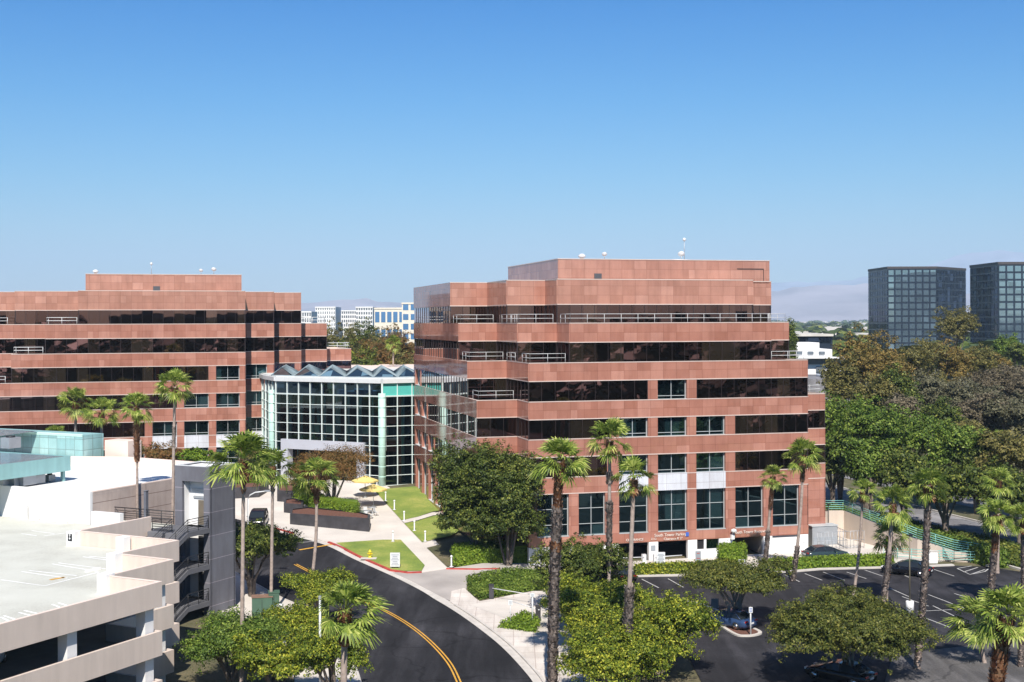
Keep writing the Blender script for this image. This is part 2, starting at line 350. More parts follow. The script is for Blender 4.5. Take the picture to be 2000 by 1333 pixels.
# ------------------------------------------------------------------ terrain and ground sheets
def gridlines(lo, hi, st): return [lo+i*st for i in range(int(round((hi-lo)/st))+1)]
def ground_sheet():
    xs = [-26000, -12000, -5000, -2000, -900, -400, -220]+gridlines(-150, 240, 3)+[300, 400, 600, 1000, 2000, 5000, 12000, 26000]
    ys = [-6000, -2000, -600, -200, 0]+gridlines(30, 460, 5)+[500, 600, 800, 1200, 2000, 4000, 9000, 26000]
    nx = len(xs); V = [(x, y, hgt(x, y)-.02) for y in ys for x in xs]
    F = [(j*nx+i, j*nx+i+1, (j+1)*nx+i+1, (j+1)*nx+i) for j in range(len(ys)-1) for i in range(nx-1)]
    mb = MB(); mb.add(V, F)
    near = mb.build('ground', [EARTH, PLAIN])
    for p in near.data.polygons:
        c = p.center
        if c.y > 480 or abs(c.x) > 300: p.material_index = 1
        p.use_smooth = True
    tag(near, kind='structure'); near['label'] = 'ground of earth and planting beds'
ground_sheet()
def drape(name, pts, off, mat, kind='structure', skirt=0, parent=None, step=True):
    pts = [(p[0], p[1]) for p in pts]
    bm = bmesh.new(); vs = [bm.verts.new((x, y, 0)) for x, y in pts]
    for tri in tessellate_polygon([[Vector((x, y, 0)) for x, y in pts]]):
        try: bm.faces.new([vs[i] for i in tri])
        except ValueError: pass
    X = [p[0] for p in pts]; Y = [p[1] for p in pts]
    if step:
        for k in range(math.ceil(min(X)/3), int(max(X)//3)+1):
            bmesh.ops.bisect_plane(bm, geom=bm.verts[:]+bm.edges[:]+bm.faces[:], plane_co=(k*3, 0, 0), plane_no=(1, 0, 0))
        for k in range(math.ceil(min(Y)/5), int(max(Y)//5)+1):
            bmesh.ops.bisect_plane(bm, geom=bm.verts[:]+bm.edges[:]+bm.faces[:], plane_co=(0, k*5, 0), plane_no=(0, 1, 0))
    for v in bm.verts: v.co.z = hgt(v.co.x, v.co.y)+off
    bmesh.ops.recalc_face_normals(bm, faces=bm.faces[:])
    for f in bm.faces:
        if f.normal.z < 0: f.normal_flip()
    if skirt:
        be = [e for e in bm.edges if len(e.link_faces) == 1]
        r = bmesh.ops.extrude_edge_only(bm, edges=be)
        for g in r['geom']:
            if isinstance(g, bmesh.types.BMVert): g.co.z -= skirt
    bm.verts.index_update()
    mb = MB(); mb.add([v.co.copy() for v in bm.verts], [tuple(v.index for v in f.verts) for f in bm.faces]); bm.free()
    o = mb.build(name, mat, parent)
    if kind and not parent: tag(o, kind=kind)
    return o
def strip_pts(path, wdt, closed=False):
    path = [Vector(p[:2]) for p in path]; L = []; Rr = []
    for i, p in enumerate(path):
        t = (path[min(i+1, len(path)-1)]-path[max(i-1, 0)]).normalized(); n = Vector((-t.y, t.x))*wdt/2
        L.append(p+n); Rr.append(p-n)
    return L+Rr[::-1]
def smooth_path(P, n=6):
    P = [Vector(p[:2]) for p in P]; out = []
    for i in range(len(P)-1):
        p0, p1, p2, p3 = P[max(i-1, 0)], P[i], P[i+1], P[min(i+2, len(P)-1)]
        for k in range(n):
            t = k/n; out.append(.5*((2*p1)+(p2-p0)*t+(2*p0-5*p1+4*p2-p3)*t*t+(3*p1-p0-3*p2+p3)*t**3))
    return out+[P[-1]]
def gp(*px): return [G(*p) for p in px]
def strips(name, paths, wdt, off, mat, label=None):
    """paint lines: one object of all the lines of a kind (markings on the road surface)"""
    mb = MB()
    for path in paths:
        P = [Vector(p[:2]) for p in path]; Q = []
        for a, b in zip(P[:-1], P[1:]):
            k = max(1, int((b-a).length/1.2)); Q += [a.lerp(b, i/k) for i in range(k)]
        Q.append(P[-1]); s = strip_pts(Q, wdt); n = len(Q)
        V = [(p.x, p.y, hgt(p.x, p.y)+off) for p in s]
        mb.add(V, [(2*n-1-i, 2*n-2-i, i+1, i) for i in range(n-1)])
    o = mb.build(name, mat); tag(o, label, kind='structure'); return o
def kerb(name, path, mat, wdt=.16, h=.17, label=None):
    mb = MB(); P = [Vector(p[:2]) for p in path]; Q = []
    for a, b in zip(P[:-1], P[1:]):
        k = max(1, int((b-a).length/1.5)); Q += [a.lerp(b, i/k) for i in range(k)]
    Q.append(P[-1]); n = len(Q); s = strip_pts(Q, wdt); L = s[:n]; Rr = s[n:][::-1]
    V = []
    for l, r in zip(L, Rr): V += [(l.x, l.y, hgt(l.x, l.y)-.1), (l.x, l.y, hgt(l.x, l.y)+h), (r.x, r.y, hgt(r.x, r.y)+h), (r.x, r.y, hgt(r.x, r.y)-.1)]
    F = []
    for i in range(n-1):
        for k in range(3): F.append((4*i+k, 4*i+k+1, 4*i+5+k, 4*i+4+k))
    F += [(0, 3, 2, 1), (4*n-4, 4*n-3, 4*n-2, 4*n-1)]
    mb.add(V, F); o = mb.build(name, mat); tag(o, label, kind='structure'); return o

# street
kerb_r = smooth_path(gp((420, 1000), (500, 1021), (545, 1037), (640, 1062), (704, 1092), (761, 1117), (800, 1135), (850, 1162), (905, 1196), (960, 1235), (1000, 1268), (1040, 1310), (1062, 1340), (1088, 1400), (1120, 1520)))
edge_l = smooth_path(gp((705, 1520), (712, 1400), (700, 1333), (680, 1285), (640, 1230), (590, 1190), (520, 1156), (470, 1128), (430, 1104), (380, 1060)))
drape('street', kerb_r+edge_l, .05, ASPH)
strips('gutter', [[Vector(p)+Vector((-.25, -.2)) for p in kerb_r]], .9, .075, KERB, 'pale concrete gutter along the street')
ctr = smooth_path(gp((915, 1400), (893, 1333), (868, 1288), (820, 1240), (765, 1203), (700, 1172), (640, 1138), (575, 1104)))
off = lambda P, d: [p for p in strip_pts(P, 2*abs(d))[:len(P)]] if d > 0 else [p for p in strip_pts(P, 2*abs(d))[len(P):][::-1]]
strips('centre_line', [off(ctr, .13), off(ctr, -.13)], .12, .085, YPAINT, 'double yellow centre line of the street')
strips('stop_line', [gp((583, 1076), (660, 1063))], .35, .085, YPAINT, 'yellow line across the street mouth')
strips('crosswalk_line', [gp((575, 1053), (630, 1050)), gp((580, 1062), (640, 1057))], .15, .085, WPAINT, 'white crossing lines on the street')
# plaza, walks, drives
plz = kerb_r[:]; plz = [Vector(p[:2]) for p in kerb_r if p[1] > 101]
plaza_back = [Vector(p[:2]) for p in gp((1010, 1112), (880, 1112), (862, 1080))]
drape('plaza_pavement', [G(430, 905), *gp((430, 1002), (500, 1021), (545, 1037), (640, 1062), (704, 1092), (761, 1117), (822, 1121), (878, 1112), (905, 1100)), Vector((-7.2, 133)), Vector((-16, 166.5)), Vector((-17.5, 170)), Vector((-40, 180))], .15, CONC, skirt=.3)
drape('driveway', gp((765, 1120), (822, 1121), (878, 1112), (1060, 1104), (1120, 1106), (1120, 1120), (912, 1136), (908, 1158), (888, 1180), (800, 1136)), .10, DRIVE, skirt=.3)
drape('sidewalk', [*gp((880, 1158), (905, 1152), (935, 1178), (1040, 1158), (1110, 1158), (1110, 1230), (1150, 1300), (1180, 1400), (1190, 1500), (1125, 1500)), *[p for p in reversed(kerb_r) if 82 < p[1] < G(876, 1178)[1]]], .16, SIDEW, skirt=.3)
drape('lower_drive', gp((915, 1185), (1040, 1165), (1110, 1170), (1110, 1230), (1035, 1222), (985, 1212)), .175, CONC)
# kerbs
ri = lambda a, b: [p for p in kerb_r if G(a, b)[1]]
def between(P, px0, px1):
    f = lambda p: 1000+FOC*p[0]/p[1]
    return [p for p in P if px0 <= f(p) <= px1]
kerb('kerb_red', between(kerb_r, 535, 584), REDP, .22, .2, 'red painted kerb beside the plaza')
kerb('kerb_red', between(kerb_r, 632, 766)+[G(795, 1122), G(822, 1121)], REDP, .24, .22, 'red painted kerb around the hydrant lawn')
kerb('kerb_red', gp((870, 1114), (930, 1115), (975, 1114)), REDP, .22, .2, 'red painted kerb below the long hedge')
kerb('kerb', between(kerb_r, 584, 632), KERB, .2, .17)
kerb('kerb', between(kerb_r, 884, 1140), KERB, .2, .19)
kerb('kerb', [p for p in edge_l if p[1] < 132], KERB, .2, .16)
drape('verge_pavement', [*[p for p in edge_l if p[1] < 128], *gp((430, 1130), (430, 1200), (470, 1230), (560, 1300), (600, 1400))], .12, CONC, skirt=.2)
# lawns
drape('lawn', gp((655, 1064), (704, 1091), (761, 1116), (790, 1119.5), (822, 1119), (828, 1108), (781, 1058), (745, 1058)), .20, LAWN)
drape('lawn', gp((729, 960), (783, 1020), (815, 1013), (843, 1003), (862, 1000), (812, 953)), .21, LAWN)
drape('lawn', gp((788, 1026), (823, 1063), (880, 1050), (905, 1035), (862, 1008), (843, 1012), (815, 1021)), .21, LAWN)
drape('lawn', gp((832, 1074), (872, 1112), (885, 1112), (905, 1078), (880, 1062)), .21, EARTH)
drape('garden_steps', gp((783, 1021), (815, 1014), (843, 1005), (875, 1003), (875, 1009), (845, 1011), (816, 1020), (789, 1026)), .25, CONC)
# parking lot
lot_n = gp((1225, 1128), (1330, 1126), (1420, 1122), (1480, 1120), (1540, 1119), (1600, 1114), (1680, 1112), (1760, 1110), (1860, 1106), (1925, 1108), (2140, 1140))
drape('parking_lot', [*lot_n, Vector((75, 70)), Vector((90, -55)), Vector((13, -55)), Vector((13, 105))], .05, ASPH2)  # runs on unseen behind the camera to darken the low windows' reflection
drape('mirror_ground', [Vector((-300, -420)), Vector((420, -420)), Vector((420, -58)), Vector((-300, -58))], .04, ASPH, step=False)  # unseen dark sheet added behind the camera to darken the mirrored ground
kerb('kerb', lot_n[:9], KERB, .5, .18, 'pale kerb along the back of the parking lot')
kerb('kerb', gp((1925, 1107), (1960, 1105), (2100, 1145)), KERB, .3, .18)
drape('side_drive', gp((1740, 1287), (1808, 1273), (1925, 1259), (2120, 1240), (2200, 1420), (1700, 1420)), .075, asphalt_mat('worn_asphalt', (.085, .08, .078), .8))
U = Vector((.967, .255)); V_ = Vector((-.255, .967))
L_ = [gp((1252, 1133), (1285, 1150)), gp((1303, 1132), (1333, 1149)), gp((1530, 1124), (1560, 1138)), gp((1570, 1122), (1604, 1135)), gp((1606, 1119), (1648, 1135)), gp((1652, 1119), (1690, 1132)), gp((1687, 1115), (1722, 1127)), gp((1738, 1113), (1775, 1130)), gp((1820, 1113), (1862, 1127)),
      gp((1760, 1167), (1812, 1186)), gp((1735, 1150), (1775, 1168)), gp((1811, 1163), (1884, 1191)), gp((1862, 1161), (1890, 1170)), gp((1790, 1196), (1890, 1191)), gp((1795, 1205), (1852, 1227)), gp((1820, 1185), (1868, 1208)), gp((1796, 1302), (1827, 1317)), gp((1850, 1290), (1905, 1313))]
strips('stall_lines', L_, .12, .07, WPAINT, 'white parking stall lines on the lot')
H_ = [gp((1868, 1112), (1896, 1107)), gp((1880, 1119), (1908, 1110)), gp((1893, 1124), (1922, 1114)), gp((1868, 1112), (1893, 1124), (1922, 1118), (1930, 1112))]
strips('hatched_lines', H_, .14, .07, WPAINT, 'hatched white no parking bay in the lot corner')
# driveway in front of the parking entrances
drape('entrance_apron', [*gp((1120, 1106), (1195, 1103)), Vector((7.6, 131.4)), Vector((33, 138.2)), Vector((33, 146)), Vector((38, 147)), Vector((42, 138)), Vector((46.5, 134)), *gp((1830, 1098), (1700, 1103), (1600, 1106), (1440, 1112), (1240, 1117), (1120, 1118))], .10, CONC, skirt=.2)
# the road behind on the right
ra = [Vector((62.5, 90)), Vector((60.5, 112)), Vector((56, 140)), Vector((49.5, 165)), Vector((43.5, 188)), Vector((36, 215)), Vector((20, 270)), Vector((0, 340))]
road = smooth_path(ra)
drape('road', strip_pts(road, 11.5), .05, ROADM)
drape('road', [p+Vector((17, 4)) for p in strip_pts(road, 10)], .05, ROADM)
strips('lane_line', [off(road, 1.6)[i:i+2] for i in range(0, len(road)-2, 2)], .14, .07, WPAINT)
strips('lane_line', [off(road, 5.3), off(road, -5.3)], .14, .07, WPAINT)
kerb('kerb', off(road, 5.95), KERB, .25, .18); kerb('kerb', off(road, -5.95), KERB, .25, .18)
# island in the lot
isl = smooth_path(gp((1336, 1184), (1380, 1208), (1430, 1240), (1455, 1245), (1478, 1242), (1480, 1236), (1450, 1222), (1400, 1196), (1350, 1178), (1336, 1184)))
drape('island_bed', isl[:-1], .13, MULCH); kerb('kerb', isl, KERB, .3, .17, 'pale kerb round the parking lot island')
drape('kerb_island', gp((1688, 1186), (1705, 1184), (1706, 1188), (1690, 1190)), .15, KERB, skirt=.2)

# ------------------------------------------------------------------ the two granite office blocks
A = 4.35; TH = .5
class Frame:
    def __init__(s, x, y, u=U): s.o = Vector((x, y)); s.u = Vector(u).normalized(); s.v = Vector((-s.u.y, s.u.x))
    def p(s, u, v, z=None):
        q = s.o+s.u*u+s.v*v; return q if z is None else Vector((q.x, q.y, z))
    def upx(s, px, v):                # u of the point seen at column px on the plane v
        k = (px-1000)/FOC; q = s.o+s.v*v; return (k*q.y-q.x)/(s.u.x-k*s.u.y)
ZB = {6: (26.75, 29.45), 5: (22.8, 24.8), 4: (18.85, 20.75), 3: (14.95, 16.8), 2: (11.1, 12.95), 1: (7.35, 9.05)}
def office(name, fr, fps, core, opens, base_poly, zbase, label, pent, glass_from, skip_edges, white_cols=()):
    """fps: floor -> footprint in the building's own u, v"""
    root = thing(name, fr.p(*core, zbase), label, 'office building')
    for fl, fp in fps.items():
        z0, z1 = ZB[fl]; P = [fr.p(*q) for q in fp]
        mb = MB(); mb.prism(P, z0, z1, 0, caps=False)
        ins = offset_poly(P, -.3); n = len(P)
        r0 = [(p.x, p.y, z1) for p in P]; r1 = [(p.x, p.y, z1) for p in ins]; r2 = [(p.x, p.y, z1-.3) for p in ins]
        mb.add(r0+r1, [(i, (i+1) % n, n+(i+1) % n, n+i) for i in range(n)], 1)
        mb.add(r1+r2, [(i, (i+1) % n, n+(i+1) % n, n+i) for i in range(n)], 1)
        mb.add(r2, [tuple(range(n))], 2); mb.add([(p.x, p.y, z0) for p in P], [tuple(reversed(range(n)))], 1)
        s = mb.build('spandrel', [GRAN, GRAN_LT, ROOF], root)
        tr = MB(); Q = offset_poly(P, .025)
        for i in range(n):
            if (fl, i) in skip_edges or i >= n-2: continue
            for zz, hh in ((z0-.02, .09), (z1-.05, .08)): tr.seg(Q[i], Q[(i+1) % n], .1, zz, zz+hh)
        tr.build('flashing', GRAN_LT, s)
        # glass storey below this band
        gz1 = z0-.02; gz0 = {6: 24.8, 5: 20.75, 4: 16.8, 3: 12.95, 2: 9.05, 1: 3.0}[fl]-.02
        gz0f = glass_from.get(fl, gz0)
        body = MB(); body.prism(offset_poly(P, -1.0), gz0f, gz1, 0, caps=False); body.build('core', DKINT, root)
        GQ = offset_poly(P, -.08)
        for i in range(n-2 if fl else n):
            a, b = P[i], P[(i+1) % n]; L = (b-a).length; d = (b-a)/L; nn = Vector((-d.y, d.x))
            o = opens.get((fl, i))
            def strip(t0, t1, full):
                ga = GQ[i] if t0 <= 0 else a+d*t0+nn*.08; gb = GQ[(i+1) % n] if t1 >= L else a+d*t1+nn*.08
                w = MB(); w.quad((ga.x, ga.y, gz0f), (gb.x, gb.y, gz0f), (gb.x, gb.y, gz1), (ga.x, ga.y, gz1))
                wo = w.build('window', BRONZE, root)
                f = MB(); k = max(1, round((t1-t0)/1.45)); 
                for j in range(k+1):
                    c = a+d*(t0+(t1-t0)*j/k)+nn*.07; c += d*(.03 if j == 0 else (-.03 if j == k else 0))
                    f.box((c.x, c.y, (gz0f+gz1)/2), (.035 if 0 < j < k else .06, .07, gz1-gz0f-.004), d)
                f.build('frame', DARKFR, wo)
            if not o: strip(0, L, True); continue
            cur = 0.
            for (t0, t1, ty) in sorted(o):
                if t0 > cur+.05:
                    pb = MB(); pb.seg(a+d*cur, a+d*t0, TH, gz0f, gz1); pb.build('pier', GRAN, root)
                if ty == 's': strip(t0, t1, False)
                elif ty == 'p':
                    ga = a+d*t0+nn*.42; gb = a+d*t1+nn*.42
                    w = MB(); w.quad((ga.x, ga.y, gz0f), (gb.x, gb.y, gz0f), (gb.x, gb.y, gz1), (ga.x, ga.y, gz1)); wo = w.build('window', BLUEGL, root)
                    f = MB()
                    rows = [gz0f+.35] if gz1-gz0f < 3 else [gz0f+1.15, gz0f+2.75]
                    for tt, ww in ((t0+.03, .05), ((t0+t1)/2, .055), (t1-.05, .08)):
                        c = a+d*tt+nn*.37; f.box((c.x, c.y, (gz0f+gz1)/2), (ww, .1, gz1-gz0f-.004), d)
                    for zz in rows: f.seg(a+d*(t0+.06)+nn*.34, a+d*(t1-.1)+nn*.34, .06, zz, zz+.055)
                    f.seg(a+d*t0-nn*.02, a+d*t1-nn*.02, .4, gz0f+.001, gz0f+.07)
                    f.build('frame', WINFR, wo)
                elif ty == 'x': pass
                cur = t1
            if cur < L-.05:
                pb = MB(); pb.seg(a+d*cur, b, TH, gz0f, gz1); pb.build('pier', GRAN, root)
    # white spandrel panels set into the lowest band
    for (i, t0, t1) in white_cols:
        P = [fr.p(*q) for q in fps[1]]; a, b = P[i], P[i+1]; d = (b-a).normalized(); nn = Vector((-d.y, d.x))
        mb = MB(); mb.seg(a+d*t0-nn*.03, a+d*t1-nn*.03, .2, ZB[1][0]-.04, ZB[1][1]+.04); o = mb.build('spandrel_panel', WHITEPAN, root); o['label'] = 'white metal spandrel panel'
    mb = MB(); mb.prism([fr.p(*q) for q in base_poly[0]], base_poly[1], base_poly[2]); mb.build('base_band', GRAN, root)
    for (u0, u1, v0, v1, z0, z1) in pent:
        P = [fr.p(u0, v0), fr.p(u1, v0), fr.p(u1, v1), fr.p(u0, v1)]
        mb = MB(); mb.prism(P, z0, z1-.08, 0, 2); ph = mb.build('penthouse', [GRAN, GRAN_LT, ROOF], root)
        mb = MB(); mb.prism(offset_poly(P, .04), z1-.08, z1); mb.build('coping', GRAN_LT, ph)
    return root
def railing(root, paths, fr=None, h=1.0, mat=WHITEFR, bars=(.98, .55), post=1.9, r=.026, name='railing'):
    for path in paths:
        mb = MB(); path = [Vector(p) for p in path]
        for a, b in zip(path[:-1], path[1:]):
            d = b-a; k = max(1, round(d.length/post))
            for z in bars: mb.tube([a+Vector((0, 0, z*h)), b+Vector((0, 0, z*h))], r, 5)
            for j in range(k+1): p = a+d*(j/k); mb.tube([p, p+Vector((0, 0, h))], r*.9, 5)
        mb.build(name, mat, root)

LOUV = M('louvre_grey', (.07, .07, .08), .6)
RB = Frame(-3.7, 132.9)
W = 35.6; VB = 36.0
fpR = {6: [(0, 3*A), (A, 3*A), (A, A), (2*A, A), (2*A, 0), (31.3, 0), (31.3, A), (W, A), (W, VB), (0, VB)],
       5: [(0, 2*A), (A, 2*A), (A, 0), (2*A, 0), (2*A, -A), (31.3, -A), (31.3, 0), (W, 0), (W, VB), (0, VB)],
       4: [(0, A), (A, A), (A, -A), (W, -A), (W, VB), (0, VB)],
       3: [(0, 0), (A, 0), (A, -A), (W, -A), (W, 0), (40, 0), (40, VB), (0, VB)]}
fpR[2] = fpR[1] = fpR[3]
def ops(fr, v, u0, lst): return [(fr.upx(a, v)-u0 if a is not None else 0, (fr.upx(b, v)-u0) if b is not None else 1e3, t) for a, b, t in lst]
def fix(l, L): return [(max(0, a), min(L, b), t) for a, b, t in l]
LC = W-A
side = lambda fl, L, full=0: None
opR = {}
opR[(4, 2)] = fix(ops(RB, -A, A, [(None, 1265, 's'), (1284, 1341, 'p'), (1360, None, 's')]), LC)
opR[(3, 2)] = fix(ops(RB, -A, A, [(None, 1190, 's'), (1208, 1265, 'p'), (1284, 1341, 'p'), (1359, 1416, 'p'), (1435, None, 's')]), LC)
opR[(2, 2)] = fix(ops(RB, -A, A, [(None, 1185, 's'), (1208, 1265, 'p'), (1284, 1341, 'p'), (1359, 1416, 'p'), (1435, None, 's')]), LC)
opR[(1, 2)] = fix(ops(RB, -A, A, [(1048, 1110, 'p'), (1129, 1181, 'p'), (1208, 1265, 'p'), (1284, 1341, 'p'), (1359, 1416, 'p'), (1435, 1490, 'p'), (1508, 1560, 'p')]), LC)
opR[(1, 4)] = [(.3, 2.2, 'p')]
opR[(1, 0)] = [(.6, 3.9, 'p')]
# the long left flank (edge from the back corner to the front): last edge of each polygon
def flank(fl, L, punch):
    o = []; t = 1.0
    for k in range(punch): o.append((t, t+3.1, 'p')); t += 4.35
    if punch: o.append((t, L, 's'))
    return o or None
def office_flank(root, fr, fps, fl, punch, gf):
    P = [fr.p(*q) for q in fps[fl]]; a, b = P[-1], P[0]; L = (b-a).length; d = (b-a)/L; nn = Vector((-d.y, d.x))
    gz1 = ZB[fl][0]-.02; gz0 = {6: 24.8, 5: 20.75, 4: 16.8, 3: 12.95, 2: 9.05, 1: 3.0}[fl]-.02
    t = 0.; o = []
    for k in range(punch): o.append((1.0+4.35*k, 4.1+4.35*k, 'p'))
    t = 4.35*punch+.2 if punch else 0
    if punch:
        cur = 0
        for t0, t1, _ in o:
            pb = MB(); pb.seg(a+d*cur, a+d*t0, TH, gz0, gz1); pb.build('pier', GRAN, root); cur = t1
            ga, gb = a+d*t0+nn*.45, a+d*t1+nn*.45
            w_ = MB(); w_.quad((ga.x, ga.y, gz0), (gb.x, gb.y, gz0), (gb.x, gb.y, gz1), (ga.x, ga.y, gz1)); wo = w_.build('window', BLUEGL, root)
            f = MB()
            for tt in (t0+.05, (t0+t1)/2, t1-.05):
                c = a+d*tt+nn*.4; f.box((c.x, c.y, (gz0+gz1)/2), (.08, .08, gz1-gz0-.004), d)
            f.seg(a+d*t0-nn*.02, a+d*t1-nn*.02, .4, gz0+.001, gz0+.07); f.build('frame', WHITEFR, wo)
        pb = MB(); pb.seg(a+d*cur, a+d*t, TH, gz0, gz1); pb.build('pier', GRAN, root)
    ga, gb = a+d*t+nn*.08, b+nn*.08
    w_ = MB(); w_.quad((ga.x, ga.y, gz0), (gb.x, gb.y, gz0), (gb.x, gb.y, gz1), (ga.x, ga.y, gz1)); wo = w_.build('window', FLANKGL, root)
    f = MB(); k = round((L-t)/1.45)
    for j in range(1, k):
        c = a+d*(t+(L-t)*j/k)+nn*.07; f.box((c.x, c.y, (gz0+gz1)/2), (.035, .07, gz1-gz0-.004), d)
    f.build('frame', DARKFR, wo)
seR = {(fl, len(fpR[fl])-1) for fl in fpR}
u2 = lambda px: RB.upx(px, -A)-A
wR = [(2, u2(1208), u2(1265)), (2, u2(1284), u2(1341)), (2, u2(1359), u2(1416))]
pR0 = RB.upx(1090, A)
bR = office('office_building', RB, fpR, (18, 0), opR, ([(0, 0), (A, 0), (A, -A), (W, -A), (W, 0), (40, 0), (40, VB), (0, VB)], 2.0, 2.98), 0,
            'stepped pink granite office block with the parking entrances at its foot', [(pR0, 35.4, A, A+21.6, 29.2, 31.85)], {}, seR, wR)
for fl, pn in ((6, 0), (5, 0), (4, 1), (3, 2), (2, 3), (1, 4)): office_flank(bR, RB, fpR, fl, pn, 0)
Rz = lambda pts, z: [RB.p(u, v, z) for u, v in pts]
railing(bR, [Rz([(.3, 2*A+4), (.3, 2*A+.4), (A-.3, 2*A+.4)], 24.75), Rz([(A-.2, 5.5), (A+.1, .35)], 24.75), Rz([(A+.3, 3.6), (A+.3, .35), (2*A-.3, .35)], 24.75),
             Rz([(2*A+.25, -.6), (2*A+.25, -A+.35), (31.1, -A+.35)], 24.75), Rz([(31.3, -A+.35), (31.3, .35), (W-.3, .35), (W-.3, 4)], 24.75),
             Rz([(.3, A+3.6), (.3, A+.4), (A-.3, A+.4)], 20.7), Rz([(A-.1, A-.6), (A-.1, .3)], 20.7), Rz([(A+.3, -1), (A+.3, -A+.35), (2*A-.3, -A+.35)], 20.7), Rz([(31.5, -A+.35), (W-.3, -A+.35), (W-.3, -.6)], 20.7),
             Rz([(.3, 3), (.3, .4), (A-.3, .4)], 16.75), Rz([(W+.2, .4), (39.7, .4), (39.7, 3)], 16.75)])
mb = MB(); c = RB.p(RB.upx(1168, A), A-.02); mb.box((c.x, c.y, 29.95), (.85, .12, .55), U); mb.build('louvre', LOUV, bR)
mb = MB(); mb.seg(RB.p(RB.upx(1440, A), A-.03), RB.p(RB.upx(1491, A), A-.03), .06, 30.8, 30.9); mb.seg(RB.p(RB.upx(1491, A), A-.03), RB.p(RB.upx(1492, A), A-.03), .06, 29.5, 30.9); mb.build('recess_line', DARKFR, bR)  # dark strips on the flat penthouse face along a recess's top and side

# parking level under the right block
def gar_seg(px0, px1, z0, z1, mat, nm, depth=.5, v=-A, out=0):
    mb = MB(); mb.seg(RB.p(RB.upx(px0, v), v+out), RB.p(RB.upx(px1, v), v+out), depth, z0, z1); return mb.build(nm, mat, bR)
for a_, b_ in ((1031, 1120), (1178, 1207), (1266, 1284), (1342, 1360), (1490, 1507), (1560, 1577)): gar_seg(a_, b_, -1, 1.99, WHITEW, 'pier')
gar_seg(1360, 1430, -1, .95, WHITEW, 'wall'); gar_seg(1360, 1374, .95, 1.99, DKINT, 'dark_panel', .3, out=.2); gar_seg(1374, 1378, .95, 1.99, WHITEW, 'pier')  # solid near black panel stands in for the unlit depth here
gw = gar_seg(1378, 1403, .95, 1.99, BLUEGL, 'window', .1, out=.2); gar_seg(1403, 1430, .95, 1.99, WHITEW, 'wall')
gar_seg(1507, 1560, -1, 1.75, WHITEW, 'garage_door', .1, out=.25); gar_seg(1507, 1560, 1.75, 1.99, SIGNG, 'lintel', .1, out=.25)
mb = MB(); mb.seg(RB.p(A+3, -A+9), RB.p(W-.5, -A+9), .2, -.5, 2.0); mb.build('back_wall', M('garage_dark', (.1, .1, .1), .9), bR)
mb = MB(); mb.seg(RB.p(RB.upx(1492, -A), -A+9), RB.p(RB.upx(1492, -A), -A+.3), .2, -.5, 1.99); mb.build('side_wall', CREAM, bR)
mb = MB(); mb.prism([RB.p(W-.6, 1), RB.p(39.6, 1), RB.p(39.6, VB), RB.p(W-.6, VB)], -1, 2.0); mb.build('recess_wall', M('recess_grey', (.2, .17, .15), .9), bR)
def lettering(txt, p, size, mat, parent, d=U, ext=.02, align='CENTER'):
    c = bpy.data.curves.new('lettering', 'FONT'); c.body = txt; c.size = size; c.extrude = ext; c.align_x = align
    o = bpy.data.objects.new('lettering', c); COL.objects.link(o); c.materials.append(mat)
    bpy.context.view_layer.update(); me = bpy.data.meshes.new_from_object(o); bpy.data.objects.remove(o); o = bpy.data.objects.new('lettering', me); COL.objects.link(o)
    if not me.materials: me.materials.append(mat)
    o.parent = parent; o.location = Vector(p)-ORG[parent]; o.rotation_euler = (R(90), 0, math.atan2(d[1], d[0])); ORG[o] = ORG[parent]; return o
LET = M('cream_lettering', (.75, .66, .58), .5)
sg = lambda px, z: RB.p(RB.upx(px, -A), -A-.05, z)
lettering('South Tower Parking', sg(1308, 2.52), .42, LET, bR); lettering("Clearance 8' 2\"", sg(1313, 2.12), .34, LET, bR)
lettering('South Tower Receiving', sg(1465, 2.42), .42, LET, bR); lettering('CLEARANCE', sg(1238, 2.2), .34, LET, bR); lettering('2112', sg(1275, 2.2), .3, LET, bR)
mb = MB(); c = sg(1340.5, 2.62); mb.box(c, (.34, .06, .42), U); hb = mb.build('sign_plate', SIGNB, bR); hb['label'] = 'small blue accessible parking plate'
for px_, z_, s_, mt_ in ((1274, 1.35, .5, SIGNW), (1500, 1.4, .35, SIGNW), (1568, 1.3, .35, SIGNW)):
    mb = MB(); c = RB.p(RB.upx(px_, -A), -A-.04, z_); mb.box(c, (s_, .05, s_*1.1), U); mb.build('sign_plate', SIGNG if px_ == 1274 else mt_, bR)
mb = MB(); c = RB.p(RB.upx(1427, -A), -A-.25); mb.box((c.x, c.y, 2.15), (.35, .4, .5), U); mb.tube([(c.x, c.y, 2.4), (c.x+.1, c.y-.2, 2.75)], .08); mb.lathe((c.x+.1, c.y-.3, 2.6), [(.05, 0), (.3, .15), (.3, .35), (.08, .45)], 10); mb.build('floodlight', LAMPW, bR)

